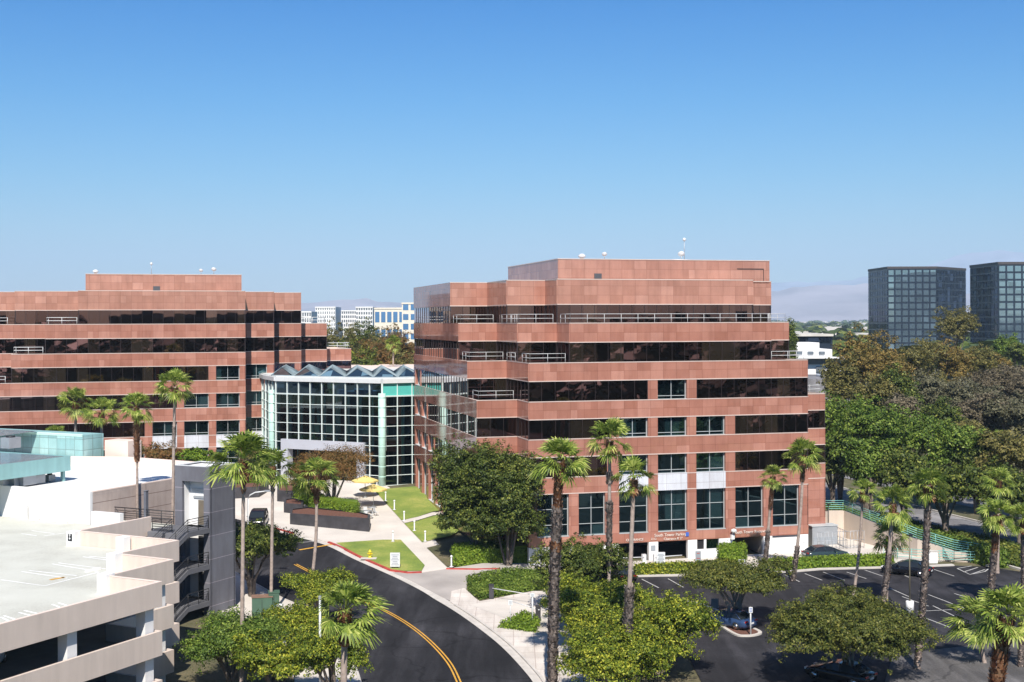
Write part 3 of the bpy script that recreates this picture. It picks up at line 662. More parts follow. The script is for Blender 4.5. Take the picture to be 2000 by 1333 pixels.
# left block
LB = Frame(-37.97, 182.3)
a1, a2, a3 = -22.6, -26.95, -31.3
def steps(v0, n): 
    out = [(0, v0)]
    for k in range(1, n+1): out += [((k-1)*A, v0+k*A), (k*A, v0+k*A)]
    return out
fpL = {6: [(-60, 2*A), (a3, 2*A), (a3, A), (a1, A), (a1, 0)]+steps(0, 2)+[(2*A, 30), (-60, 30)],
       5: [(-60, A), (a2, A), (a2, 0)]+steps(0, 3)+[(3*A, 30), (-60, 30)],
       4: [(-60, A), (a3, A), (a3, 0)]+steps(0, 4)+[(4*A, 32), (-60, 32)],
       3: [(-60, 0)]+steps(0, 4)+[(4*A, 32), (-60, 32)]}
fpL[2] = fpL[1] = fpL[3]
opL = {}
q = lambda px: LB.upx(px, 0)
opL[(4, 2)] = fix([(0, q(407)-a3, 's'), (q(421.5)-a3, q(467.5)-a3, 'p')], -a3)
opL[(3, 0)] = fix([(0, q(345)+60, 's'), (q(359)+60, q(407)+60, 'p'), (q(421.5)+60, q(467.5)+60, 'p')], 60)
opL[(2, 0)] = fix([(0, q(282)+60, 's'), (q(297)+60, q(345)+60, 'p'), (q(359)+60, q(407)+60, 'p'), (q(421.5)+60, q(467.5)+60, 'p')], 60)
opL[(1, 0)] = [(q(421.5)+60-4.35*k, q(467.5)+60-4.35*k, 'p') for k in range(12)]
for fl, e in ((4, 4), (3, 2), (2, 2), (1, 2)): opL[(fl, e)] = [(.25, 3.3, 'p')]
opL[(4, 6)] = [(0, 3.35, 's')]; opL[(3, 4)] = [(.3, 3.4, 'p')]; opL[(2, 4)] = [(.3, 3.4, 'p')]; opL[(1, 4)] = [(.3, 3.4, 'p')]
wL = [(0, q(297)+60, q(345)+60), (0, q(359)+60, q(407)+60), (0, q(421.5)+60, q(467.5)+60), (2, .25, 3.3), (4, .3, 3.4)]
bL = office('office_building', LB, fpL, (-20, 0), opL, (fpL[3], 1.0, 2.98), 3.0,
            'stepped pink granite office block behind the garage and the small palms', [(-21.9, -.3, A, 25, 29.2, 31.95)], {}, set(), wL)
Lz = lambda pts, z: [LB.p(u, v, z) for u, v in pts]
railing(bL, [Lz([(a3-9, A+.4), (a3-1, A+.4)], 24.75), Lz([(a2+.2, 3), (a2+.2, .4), (a1-.2, .4)], 24.75), Lz([(a3+.3, 3), (a3+.3, .4), (a2-.3, .4)], 20.7),
             Lz([(a3-8, .4), (a3-.8, .4)], 16.75), Lz([(2*A+.3, 3*A+.4), (3*A-.3, 3*A+.4), (3*A-.3, 20)], 24.75), Lz([(3*A+.3, 4*A+.4), (4*A-.3, 4*A+.4), (4*A-.3, 24)], 20.7)], r=.045)
mb = MB(); c = LB.p(LB.upx(306, A), A-.02); mb.box((c.x, c.y, 29.9), (.95, .12, .6), U); mb.build('louvre', LOUV, bL)

# rooftop bits
def rooftop(fr, px, v, z, kind, lab, sc=1.):
    p = fr.p(fr.upx(px, v), v, z)
    if kind == 'dish':
        t = thing('satellite_dish', p, lab, 'antenna'); m = MB(); m.tube([p, p+Vector((0, 0, 1.0*sc))], .05); m.build('mast', STEEL, t)
        m = MB(); c = p+Vector((0, -.1, 1.05*sc)); rot = Matrix.Rotation(R(-50), 3, 'X')
        prof = [(.05, -.12), (.25, -.08), (.42, .04), (.5, .14)]; P = []; n = 12
        for r, zz in prof:
            for k in range(n): P.append(c+rot@Vector((r*sc*math.cos(6.283*k/n), r*sc*math.sin(6.283*k/n), zz*sc)))
        F = [(i*n+k, i*n+(k+1) % n, (i+1)*n+(k+1) % n, (i+1)*n+k) for i in range(3) for k in range(n)]+[tuple(range(n))]
        m.add(P, F, 0, True); m.build('reflector', WHITEFR, t)
    elif kind == 'vent':
        t = thing('roof_vent', p, lab, 'vent'); m = MB(); m.lathe(p, [(.22, 0), (.22, .25), (.4, .3), (.42, .5), (.2, .68), (.02, .72)], 12); m.build('cowl', WHITEFR, t)
    elif kind == 'whip':
        t = thing('whip_antenna', p, lab, 'antenna'); m = MB(); m.tube([p, p+Vector((0, 0, 1.5*sc))], [.05, .03]); m.build('mast', STEEL, t)
        m = MB(); m.lathe(p+Vector((0, 0, 1.4*sc)), [(.05, 0), (.2, .12), (.2, .3), (.03, .42)], 8); m.build('head', WHITEFR, t)
rooftop(RB, 1137, A+3, 31.85, 'vent', 'white mushroom vent on the nearer office penthouse roof')
rooftop(RB, 1181, A+3, 31.85, 'dish', 'small white dish on the roof right of the mushroom vent', .6)
rooftop(RB, 1331, A+5, 31.85, 'dish', 'white dish on the roof beside the tall antenna mast', .8)
rooftop(RB, 1337, A+5, 31.85, 'whip', 'tall antenna mast with round head on the nearer office roof', 1.7)
rooftop(LB, 187, A+3, 31.95, 'vent', 'white vent at the far block, above the left end of its penthouse')
rooftop(LB, 296, A+3, 31.95, 'whip', 'thin antenna mast on the far office penthouse roof')
rooftop(LB, 393, A+3, 31.95, 'dish', 'white dish low on the far office penthouse roof', .6)
rooftop(LB, 418, A+3, 31.95, 'dish', 'white dish on a post at the right end of the far office penthouse', .75)
p = RB.p(RB.upx(1322, A+6), A+6, 31.85); t = thing('roof_hatch', p, 'low round white platform under the antenna mast', 'roof hatch'); m = MB(); m.lathe(p, [(1.3, .0), (1.3, .12), (1.5, .18), (1.5, .26), (.2, .34)], 16); m.build('cover', WHITEFR, t)

# ------------------------------------------------------------------ glass atrium
def glassy():
    m, t, p, o = nmat('atrium_glass'); tr = nd(t, 'ShaderNodeBsdfTransparent'); tr.inputs[0].default_value = (.33, .47, .45, 1)
    gl = nd(t, 'ShaderNodeBsdfGlossy'); gl.inputs[0].default_value = (.75, .9, .9, 1); gl.inputs['Roughness'].default_value = .02
    fr = nd(t, 'ShaderNodeFresnel'); fr.inputs[0].default_value = 1.55
    f = mth(t, 'ADD', mth(t, 'MULTIPLY', fr.outputs[0], .9), .06)
    mx = nd(t, 'ShaderNodeMixShader'); t.links.new(f, mx.inputs[0]); t.links.new(tr.outputs[0], mx.inputs[1]); t.links.new(gl.outputs[0], mx.inputs[2])
    t.links.new(mx.outputs[0], o.inputs[0]); return m
AGL = glassy()
SKYGL = glass_mat('skylight_glass', (.20, .30, .34), dark=(.03, .05, .06), mixd=.35)
av = [Vector((-37.5, 190)), Vector((-35.0, 182.0)), Vector((-32.5, 176.3)), Vector((-17.1, 168.3)), Vector((-11.5, 171.0))]
ZA0, ZA1 = 3.4, 16.9; ZF = 17.45
at_ = thing('atrium', (-20, 172, 3.4), 'mint framed glass atrium with zigzag skylights between the two granite blocks', 'atrium')
rows = [3.4+1.3*i for i in range(10)]+[15.2, 16.9]
portal = (Vector((-32.5, 176.3)), Vector((-17.1, 168.3)))
bays = [2, 3, 9, 3]
for si, (a_, b_) in enumerate(zip(av[:-1], av[1:])):
    d = (b_-a_); L = d.length; d = d/L; nn = Vector((-d.y, d.x)); nb = bays[si]; z0 = 3.4
    g = MB()
    if si == 2:      # leave out the portal zone (bays 1..7, up to 8.9)
        t0, t1 = L*.06, L*.845
        g.quad((*a_, z0), (*(a_+d*t0), z0), (*(a_+d*t0), 15.2), (*a_, 15.2))
        g.quad((*(a_+d*t0), 9.0), (*(a_+d*t1), 9.0), (*(a_+d*t1), 15.2), (*(a_+d*t0), 15.2))
        g.quad((*(a_+d*t1), z0), (*b_, z0), (*b_, 15.2), (*(a_+d*t1), 15.2))
    else: g.quad((*a_, z0), (*b_, z0), (*b_, 15.2), (*a_, 15.2))
    w_ = g.build('glazing', AGL, at_)
    g = MB(); g.quad((*a_, 15.2), (*b_, 15.2), (*b_, ZA1), (*a_, ZA1)); top = g.build('transom_band', TEALP if si == 3 else NAVYGL, at_)
    f = MB()
    for j in range(nb+1):
        c = a_+d*(L*j/nb)-nn*.05; lo = z0
        if si == 2 and 1 <= j <= 7: lo = 9.0
        f.box((c.x, c.y, (lo+ZA1)/2), (.095, .24, ZA1-lo), d)
        if si == 2:
            c2 = c+nn*.35+d*.25; f.box((c2.x, c2.y, (max(lo, 8)+15.2)/2), (.16, .3, 15.2-max(lo, 8)), d)
    for z in rows[:-1]:
        if si == 2 and z < 8.9:
            f.seg(a_-nn*.1, a_+d*t0-nn*.1, .12, z, z+.07); f.seg(a_+d*t1-nn*.1, b_-nn*.1, .12, z, z+.07)
        else: f.seg(a_-nn*.1, b_-nn*.1, .12, z, z+.07)
    f.build('frame', MINTW, w_)
    fa = MB(); fa.seg(a_-nn*.35, b_-nn*.35, 1.2, ZA1, ZF); fa.build('fascia', WHITEFR, at_)
a_, b_ = av[2], av[3]; d = (b_-a_).normalized(); L = (b_-a_).length; nn = Vector((-d.y, d.x)); t0, t1 = L*.06, L*.845
m = MB(); m.seg(a_+d*t0-nn*.4, a_+d*(t0+1.15)-nn*.4, 1.2, 3, 7.7); m.seg(a_+d*(t1-1.15)-nn*.4, a_+d*t1-nn*.4, 1.2, 3, 7.7); m.seg(a_+d*t0-nn*.4, a_+d*t1-nn*.4, 1.2, 7.7, 9.0); m.build('portal', LAV, at_)
m = MB(); m.seg(a_+d*(t0+1.15)+nn*2.2, a_+d*(t1-1.15)+nn*2.2, .1, 3, 7.7); dr = m.build('entrance_glazing', AGL, at_)
m = MB()
for j in range(9): c = a_+d*(t0+1.15+(t1-t0-2.3)*j/8)+nn*2.15; m.box((c.x, c.y, 5.3), (.1, .15, 4.6), d)
m.build('frame', DARKFR, dr)
for p_ in (Vector((-33.4, 178.0)), Vector((-17.1, 167.9)), Vector((-12.2, 169.8))):
    m = MB(); m.lathe((p_.x, p_.y, 0), [(.48, 3.0), (.48, 15.6)], 16); 
    for k in range(9): m.lathe((p_.x, p_.y, 0), [(.5, 4.6+1.3*k), (.5, 4.75+1.3*k)], 16)
    m.build('column', MINT, at_)
m = MB(); fl_ = offset_poly([av[0], av[1], av[2], av[3], av[4], Vector((-11, 200)), Vector((-37, 205))], -.6); m.prism(fl_, 3.2, 3.42); m.prism(offset_poly(fl_, -3), 8.9, 9.2); m.build('floor', M('atrium_floor', (.3, .27, .23), .4), at_)
m = MB(); m.seg(Vector((-11.5, 190)), Vector((-37, 197)), .3, 3, 17); m.build('back_wall', M('atrium_back', (.05, .08, .075), .7), at_)
for k, tt in enumerate((.25, .38, .58, .72, .9)):
    c = a_.lerp(b_, tt)+nn*3.0; m = MB(); m.box((c.x, c.y, 10.4), (1.4, .12, 1.2), d); m.build('inner_panel', MINT, at_)
m = MB()
for k in range(6):
    c = a_.lerp(b_, k/5)+nn*5; m.tube([(c.x, c.y, 3.3), (c.x, c.y, 16.5)], .22, 8)
m.build('inner_columns', MINT, at_)
m = MB(); m.prism([av[0]+Vector((0, 0)), av[1], av[2], av[3], av[4], Vector((-11.2, 203)), Vector((-37.5, 205))], ZF, ZF+.12); m.build('roof', M('atrium_roof', (.6, .62, .6), .7), at_)
SKYFR = M('skylight_frame', (.26, .33, .36), .5)
# zigzag skylights: ridges running back
rb = Vector((-nn.x, -nn.y)); back = Vector((-.12, 1)).normalized()
fx = [at(px, 750, ZF) for px in (535, 592, 648, 705, 762, 812, 870)]
base = [Vector((-33.6, 178)), Vector((-30.0, 175.6)), Vector((-26.2, 173.7)), Vector((-22.4, 171.8)), Vector((-18.4, 169.8)), Vector((-15.2, 170.2)), Vector((-12.2, 171.8))]
for k in range(6):
    p0, p1 = base[k]+back*.9, base[k+1]+back*.9; pk = p0.lerp(p1, .42)+back*3.2; ln = 20
    zl, zh = ZF+.13, ZF+1.15
    A0, A1, PK = Vector((*p0, zl)), Vector((*p1, zl)), Vector((*pk, zh)); bk = Vector((*(back*ln), 0))
    m = MB(); m.add([A0, A1, PK, A0+bk, A1+bk, PK+bk-Vector((*(back*5), 0))], [(0, 1, 2), (0, 2, 5, 3), (2, 1, 4, 5), (5, 4, 3)]); s = m.build('skylight', SKYGL, at_)
    f = MB()
    for j in range(9):
        q = j/8; f.tube([A0.lerp(A0+bk, q)+Vector((0, 0, .03)), PK.lerp(PK+bk*.67, q)+Vector((0, 0, .04))], .05, 4); f.tube([A1.lerp(A1+bk, q)+Vector((0, 0, .03)), PK.lerp(PK+bk*.67, q)+Vector((0, 0, .04))], .05, 4)
        
    f.tube([A0, A1], .07, 4); f.tube([PK, PK+bk*.67], .07, 4); f.build('frame', SKYFR, s)
# cream building seen over the atrium roof
t = thing('service_building', (-20, 232, 3), 'flat cream building whose roof edge shows over the atrium skylights', 'building')
m = MB(); m.prism([Vector((-32, 215)), Vector((-6, 215)), Vector((-6, 250)), Vector((-32, 250))], 0, 16.2, 0, 1); m.build('wall', [CREAM, ROOF], t)
m = MB(); m.prism(offset_poly([Vector((-32, 215)), Vector((-6, 215)), Vector((-6, 250)), Vector((-32, 250))], .15), 16.2, 16.7); m.build('coping', SALMON, t)

# ------------------------------------------------------------------ parking garage on the left
GU = Vector((.446, .895)); GW = Vector((-.895, .446))      # along the facade away from us; to the left
T1 = Vector((-22.2, 81.0)); I1 = Vector((-26.1, 83.0)); T2 = Vector((-23.45, 88.5)); I2 = Vector((-27.9, 90.9)); T3 = Vector((-25.1, 96.3)); I3 = Vector((-34.1, 100.9)); T4 = Vector((-30.5, 108.0)); W1 = Vector((-36.7, 111.3))
P0 = T1-GU*34
gar = thing('parking_garage', (-30, 85, 0), 'beige open parking garage with saw-tooth parapets and a pale open top deck', 'parking garage')
gp_ = [P0, T1, I1, T2, I2, T3, I3, T4, W1, W1+GW*52, P0+GW*52]
def ringwall(mb, path, th, z0, z1, m=0):               # wall following an open path, thickness to the left
    n = len(path); off_ = []
    for i in range(n):
        a = path[max(i-1, 0)]; b = path[i]; c = path[min(i+1, n-1)]
        e1 = (b-a).normalized() if i else (c-b).normalized(); e2 = (c-b).normalized() if i < n-1 else e1
        n1 = Vector((-e1.y, e1.x)); n2 = Vector((-e2.y, e2.x)); off_.append(b+(n1+n2)*(th/max(.25, 1+n1.dot(n2))))
    P = path+off_[::-1]; mb.prism(P, z0, z1, m)
# small jog so that the saw-tooth path never folds
for k, (z0, z1) in enumerate(((7.05, 8.6), (3.95, 5.5), (.85, 2.4))):
    m = MB(); ringwall(m, [P0, T1, I1, T2, I2, T3, I3, T4], .22, z0, z1); o = m.build('parapet', PINKST, gar)
    if k == 0:
        n = MB(); ringwall(n, [p for p in [P0, T1, I1, T2, I2, T3, I3, T4]], .24, z1, z1+.03); n.build('coping', SALMON, o)
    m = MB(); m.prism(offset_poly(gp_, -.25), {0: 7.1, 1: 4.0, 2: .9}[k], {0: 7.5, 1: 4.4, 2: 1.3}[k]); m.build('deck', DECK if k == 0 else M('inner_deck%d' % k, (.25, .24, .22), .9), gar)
def colm(p, z0=-1, z1=7.1, s=.75, nm='column'):
    m = MB(); m.box((p.x, p.y, (z0+z1)/2), (s, s, z1-z0), GU); m.build(nm, WHITEW, gar)
for t_ in (.75, 7.2, 16, 25): colm(T1-GU*t_+GW*.75)
colm(T2-GU*.8+GW*.75); colm(T3-GU*.8+GW*.75); colm(T3-GU*.7+GW*4); colm(T2+GW*3.4-GU*.7)
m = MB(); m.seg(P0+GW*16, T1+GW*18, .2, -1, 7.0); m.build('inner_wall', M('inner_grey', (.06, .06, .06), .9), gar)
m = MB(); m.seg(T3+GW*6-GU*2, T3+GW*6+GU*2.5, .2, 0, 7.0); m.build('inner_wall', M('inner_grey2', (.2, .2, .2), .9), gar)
def post(px, py, s, h, lab=None):
    p = at(px, py, 7.5); m = MB(); m.box((p.x, p.y, 7.5+h/2), (s, s, h), GU); o = m.build('parapet_post', WHITEW, gar); return p, o
post(205, 1158, .78, 1.25); post(222.5, 1115, .78, 1.25); post(239, 1078, .75, 1.15)
p, o = post(143, 1066, .8, 1.15)
m = MB(); m.box((p.x-GU.x*.42+.0, p.y-GU.y*.42-.0, 8.2), (.42, .03, .55), (GU.y, -GU.x)); sp = m.build('sign_plate', BLACKM, gar)
m = MB(); c = Vector((p.x-GU.x*.45, p.y-GU.y*.45, 8.3)); dx = Vector((GU.y, -GU.x, 0)); 
for zz, ww in ((.1, .16), (-.02, .05), (-.1, .05)): m.box(c+Vector((0, 0, zz)), (ww, .02, .1), dx)
m.add([c+dx*-.13+Vector((0, 0, -.14)), c+dx*.13+Vector((0, 0, -.14)), c+Vector((0, 0, -.28))], [(0, 2, 1)]); m.build('arrow', WHITEFR, sp)
# deck markings
def dk(name, paths, wd, mat, z=7.512):
    mb = MB()
    for path in paths:
        s = strip_pts([at(*p, 7.5) for p in path], wd); n = len(s)//2
        mb.add([(q.x, q.y, z) for q in s], [(2*n-1-i, 2*n-2-i, i+1, i) for i in range(n-1)])
    mb.build(name, mat, gar)
dk('stall_line', [[(0, 1133), (85, 1145), (192, 1118)], [(40, 1117), (130, 1130)], [(55, 1115), (148, 1125)], [(100, 1102), (190, 1117)], [(112, 1100), (205, 1112)], [(160, 1088), (210, 1095)], [(172, 1087), (215, 1091)], [(100, 1181), (122, 1190)], [(112, 1178), (140, 1187)], [(35, 1197), (66, 1205)], [(45, 1193), (80, 1201)], [(0, 1206), (22, 1217)], [(5, 1203), (35, 1213)],
    [(40, 1043), (70, 1047)], [(60, 1037), (105, 1043)], [(85, 1047), (140, 1040)]], .16, M('deck_paint', (.85, .85, .82), .8))
dk('yellow_hatch', [[(96, 1133), (125, 1128)]], .35, YPAINT)
m = MB(); a_, b_ = at(164, 1118, 7.5), at(192, 1112, 7.5); m.seg(b_.xy, a_.xy, .18, 7.5, 7.64); m.build('wheel_stop', WHITEW, gar)
# white rear wall of the deck, pink podium building with the bright roof
pod = thing('podium_building', (-36, 120, 0), 'low building with glaring white flat roof and ribbed beige side wall behind the garage deck', 'building')
B1 = W1+GU*17.5; B2 = Vector((-40.2, 133.8)); B3 = Vector((-47, 134.5)); B4 = W1+GW*54
BEIGE = panel_mat('beige_siding', [(.49, .40, .355), (.52, .43, .38)], pw=9.0, ph=1.3, oz=.12, joint=.06, jd=.45, half=False, rough=.85, spec=.2)
m = MB(); m.prism([W1+GW*.02, B1, B2, B3, B4+GU*24, B4], 0, 10.2, 0, 1, caps=False); m.add([(p.x, p.y, 10.0) for p in (W1, B1, B2, B3, B4+GU*24, B4)], [tuple(range(6))], 1)
m.build('wall', [BEIGE, WHITEW], pod)
m = MB(); m.seg(W1-GU*.03, B4-GU*.03, -.02, 7.4, 10.25); 
m = MB(); a_, b_ = B4-GU*.06, W1-GU*.06; m.seg(a_, b_, .3, 7.4, 10.28); m.build('deck_wall', WHITEW, pod)
m = MB(); ringwall(m, [W1+GU*.3, B1], .3, 10.2, 10.3); m.build('coping', SALMON, pod)
m = MB(); ringwall(m, [B1, B2, B3, B3+GW*20], .3, 9.9, 11.0); m.build('parapet', SALMON, pod)
for px_ in (8, 32, 114):
    p = at(px_, 1022, 7.5); p = W1+GW*((Vector((p.x, p.y))-W1).dot(GW)); m = MB(); m.box((p.x-GU.x*.35, p.y-GU.y*.35, 8.15), (.7, .6, 1.3), GW); m.build('buttress', WHITEW, pod)
p = at(188, 882, 11.0); m = MB(); m.prism([B2, B2+GU*2, B2+GU*2+GW*3.2, B2+GW*3.2], 9, 12.6); m.build('roof_screen', SALMON, pod)
m = MB(); pa = at(194, 1001, 8.6); m.prism([Vector((-36.3, 110.2)), Vector((-33.4, 108.8)), Vector((-33.2, 109.2)), Vector((-36.1, 110.6))], 7.4, 8.75); m.build('deck_wall', WHITEW, pod)
# pilaster on the beige wall in shade of colour dark grey pole
t = thing('grey_pole', (-35.3, 113.2, 0), 'dark grey flat post against the beige siding between two palm trunks', 'post'); p = at(284, 1008, 8.2)
c = atd(284, 1000, 112.5); m = MB(); m.box((c.x, c.y, 6.0), (.32, .25, 8.4), GU); m.build('post', M('post_grey', (.12, .125, .15), .7), t)
m = MB(); m.box((c.x, c.y, 10.22), (.4, .33, .06), GU); m.build('cap', GREYT, t)
# teal skylight structures standing on the podium roof
TGL = panel_mat('teal_glass_panel', [(.26, .47, .47), (.32, .55, .54), (.42, .66, .65)], pw=1.25, ph=1.15, oz=.1, joint=.07, jd=.7, half=False, rough=.12)
TGD = panel_mat('teal_solar_glass', [(.10, .22, .26), (.14, .28, .32)], pw=1.0, ph=2.0, oz=0, joint=.08, jd=1.6, half=False, rough=.15)
TF = M('teal_fascia', (.30, .53, .52), .5, .07, .5, streak=.12)
C1 = Vector((-41.9, 121.4)); sk = thing('rooftop_canopy', (C1.x, C1.y, 10), 'nearer teal glass canopy raised on legs over the rooftop machinery', 'rooftop canopy')
q4 = [C1-GU*16, C1, C1+GW*18, C1+GW*18-GU*16]
m = MB(); m.prism(q4, 11.0, 12.4, 0, caps=False); m.build('fascia', TF, sk)
m = MB(); m.prism(offset_poly(q4, -.1), 12.15, 12.35, 0); m.build('glazing', TGD, sk)
m = MB()
for p_ in (C1-GU*.5+GW*.5, C1-GU*14+GW*.5, C1+GW*9-GU*.5): m.box((p_.x, p_.y, 10.5), (.3, .3, 1.1), GU)
m.build('leg', TF, sk)
C2 = Vector((-45.0, 134.0)); sk2 = thing('rooftop_skylight', (C2.x, C2.y, 10), 'larger teal glass skylight box with a pane grid, behind the raised canopy', 'rooftop skylight')
q5 = [C2-GU*.01, C2+GU*3.0, C2+GU*3.0+GW*26, C2+GW*26]
m = MB(); m.prism(q5, 10.6, 13.2, 0, 1); m.build('glazing', [TGL, TF], sk2)
m = MB(); m.add([Vector((*(C2+GW*6.4), 13.45)), Vector((*(C2+GW*6.4-GU*9), 13.2)), Vector((*(C2+GW*20-GU*9), 13.2)), Vector((*(C2+GW*20), 13.45))], [(3, 2, 1, 0)]); m.build('roof_glazing', TGD, sk2)
m = MB(); m.seg(C2-GU*.05, C2+GW*26-GU*.05, -.05, 13.05, 13.25)
m.tube([Vector((*C2, 13.25)), Vector((*(C2+GW*26), 13.25))], .09, 4); m.tube([Vector((*C2, 10.6)), Vector((*(C2+GW*26), 10.6))], .09, 4); m.build('frame', MINT, sk2)
rnd = random.Random(4)
for k, (px_, py_, s_) in enumerate(((8, 952, 1.5), (30, 951, 1.3), (48, 950, 1.5), (72, 946, 1.1), (96, 941, .8), (20, 878, 1.5))):
    z_ = 10.0 if k < 5 else 12.4; c = at(px_, py_, z_+.0)
    t = thing('air_conditioner', (c.x, c.y, z_), ('grey air conditioner under the teal canopy, leftmost of five', 'second air conditioner from the left under the teal canopy', 'middle air conditioner of five under the teal canopy', 'fourth air conditioner from the left under the canopy', 'small air conditioner at the right end under the canopy', 'dark ventilation unit in a white frame between the two teal structures')[k], 'air conditioner', 'rooftop machines')
    m = MB(); m.box((c.x, c.y, z_+.45*s_), (s_, s_*.8, .7*s_), GU); m.build('casing', STEEL, t)
    m = MB(); m.lathe((c.x, c.y, z_+.8*s_), [(.3*s_, 0), (.3*s_, .12), (.24*s_, .13)], 12); m.build('fan_ring', BLACKM, t)
    m = MB()
    for q_ in range(4): m.box((c.x-GU.x*.42*s_, c.y-GU.y*.42*s_, z_+(.25+.13*q_)*s_), (s_*.7, .04, .05), (GU.y, -GU.x))
    m.build('grille', BLACKM, t)

# stair tower
S = Vector((-25.8, 109.0)); st = thing('stair_tower', (S.x, S.y, 0), 'dark grey stair tower with white door alcove and curved balcony slabs beside the garage', 'stair tower')
TZ = 12.65; Q = [S, S+GU*3.4, S+GU*3.4+GW*3.8, S+GW*3.8]
a0, a1_ = S+GW*3.0, S+GW*.65
GT = panel_mat('tower_panels', [(.15, .153, .175), (.168, .17, .192)], pw=20, ph=2.0, oz=.75, joint=.06, jd=2.0, half=False, rough=.65, spec=.3)
m = MB(); m.seg(S+GU*3.4, S+GU*3.4+GW*3.8, .25, -1, TZ); m.seg(S+GU*.02, S+GU*3.35, .25, -1, TZ); m.seg(S+GU*3.35+GW*3.8, S+GW*3.8+GU*.02, .25, -1, TZ)
# front face with the alcove
m.seg(S+GW*3.8, S+GW*3.0, .3, -1, TZ); m.seg(S+GW*.65, S, .3, -1, TZ); m.seg(S+GW*3.0, S+GW*.65, .3, 11.35, TZ)
m.build('wall', GT, st)
m = MB(); m.prism(offset_poly(Q, -.27), TZ-.35, TZ-.12); m.build('roof', WHITEW, st)
m = MB(); ringwall(m, Q+[Q[0]], .3, TZ, TZ+.05); m.build('coping', WHITEFR, st)
for k, zf in enumerate((7.5, 4.4, 1.3)):
    top_ = (11.33, 6.9, 3.8)[k]
    m = MB(); m.seg(S+GW*3.0+GU*.95, S+GW*.65+GU*.95, .1, zf-.05, top_); al = m.build('alcove_wall', WHITEW, st)
    m = MB(); m.seg(S+GW*3.0+GU*.3, S+GW*3.0+GU*.95, -.04, zf-.05, top_); m.seg(S+GW*.65+GU*.95, S+GW*.65+GU*.3, -.04, zf-.05, top_); m.build('alcove_side', WHITEW if k == 0 else GREYT, st)  # lower alcove sides darkened, their shade put into the colour
    m = MB(); m.seg(S+GW*2.0+GU*.9, S+GW*1.05+GU*.9, .06, zf, zf+2.15); d_ = m.build('door', M('door_brown', (.17, .14, .10), .4) if k == 0 else DKINT, st)  # lower doors near black: alcove shade put into the colour
    m = MB(); m.seg(S+GW*2.5+GU*.85, S+GW*.95+GU*.85, .1, zf+2.3, zf+2.5); m.seg(S+GW*2.1+GU*.84, S+GW*.95+GU*.84, .1, zf, zf+.01); m.build('door_canopy', STEEL, st)
    m = MB(); m.seg(S+GW*2.6, S+GW*3.0, -.01, zf, zf+.01)
m = MB(); m.seg(S+GW*2.65+GU*.86, S+GW*1.0+GU*.86, .07, 10.35, 10.65); m.build('sign_plate', STEEL, st)
for k, zf in enumerate((7.5, 4.4, 1.3)):
    e = 2.7
    m = MB(); F0, F1 = S-GU*e, S-GU*.02
    m.prism([F0, F1, F1+GW*3.75, F0+GW*3.75], zf-.42, zf); 
    # stair flight going down towards us
    q0, q1 = S-GU*(e+.02), S-GU*(e+3.0); dz = -1.6
    P = [(*q1, zf+dz-.42), (*q0, zf-.42), (*(q0+GW*1.7), zf-.42), (*(q1+GW*1.7), zf+dz-.42), (*q1, zf+dz), (*q0, zf), (*(q0+GW*1.7), zf), (*(q1+GW*1.7), zf+dz)]
    m.add(P, [(3, 2, 1, 0), (4, 5, 6, 7), (0, 1, 5, 4), (1, 2, 6, 5), (2, 3, 7, 6), (3, 0, 4, 7)])
    m.build('balcony_slab', M('slab_grey%d' % k, (.12, .12, .13), .8, .08), st)
    hr = MB(); z = zf
    path = [Vector((*(S-GU*.1+GW*.06), z)), Vector((*(S-GU*e+GW*.06), z)), Vector((*(S-GU*(e+3.0)+GW*.06), z-1.6))]
    for zz in (1.05, .82, .62, .42, .22): hr.tube([p_+Vector((0, 0, zz)) for p_ in path], .035 if zz > 1 else .02, 5)
    for q_ in (0, .5, 1): p_ = path[0].lerp(path[1], q_); hr.tube([p_, p_+Vector((0, 0, 1.05))], .03, 5)
    p_ = path[2]; hr.tube([p_, p_+Vector((0, 0, 1.05))], .03, 5); p_ = path[1].lerp(path[2], .5); hr.tube([p_, p_+Vector((0, 0, 1.05))], .03, 5)
    hr.build('railing', BLACKM, st)
    if k == 0:
        hr = MB(); path = [p_+Vector((*(GW*1.7), 0)) for p_ in path[1:]]
        for zz in (1.05, .82, .62, .42, .22): hr.tube([p_+Vector((0, 0, zz)) for p_ in path], .035 if zz > 1 else .02, 5)
        for p_ in path: hr.tube([p_, p_+Vector((0, 0, 1.05))], .03, 5)
        hr.build('railing', BLACKM, st)
# bridge and its rail
m = MB(); br = [T4+GU*.1, S-GU*2.2+GW*3.76, S-GU*.2+GW*3.76, T4+GU*2.3]; m.prism([Vector((-30.6, 107.2)), Vector((-28.0, 106.3)), Vector((-28.9, 110.4)), Vector((-31.5, 111.5))], 7.05, 7.45); m.build('bridge', GREYT, st)
rl = MB(); pa = [Vector((-35.6, 114.0, 7.5)), Vector((-29.4, 111.0, 7.5))]
for zz in (1.1, .85, .65, .45, .25): rl.tube([p_+Vector((0, 0, zz)) for p_ in pa], .045 if zz > 1 else .028, 5)
for q_ in range(6): p_ = pa[0].lerp(pa[1], q_/5); rl.tube([p_, p_+Vector((0, 0, 1.1))], .04, 5)
pb = [Vector((-30.3, 107.6, 7.5)), Vector((-28.4, 106.7, 7.5))]
for zz in (1.05, .8, .6, .4, .2): rl.tube([p_+Vector((0, 0, zz)) for p_ in pb], .035, 5)
for p_ in pb: rl.tube([p_, p_+Vector((0, 0, 1.05))], .035, 5)
rl.build('railing', BLACKM, st)
m = MB(); m.prism([Vector((-31, 108.2)), Vector((-29.4, 111.2)), Vector((-35.6, 114.2)), Vector((-36, 112))], 7.05, 7.46); m.build('walkway', DECK, st)
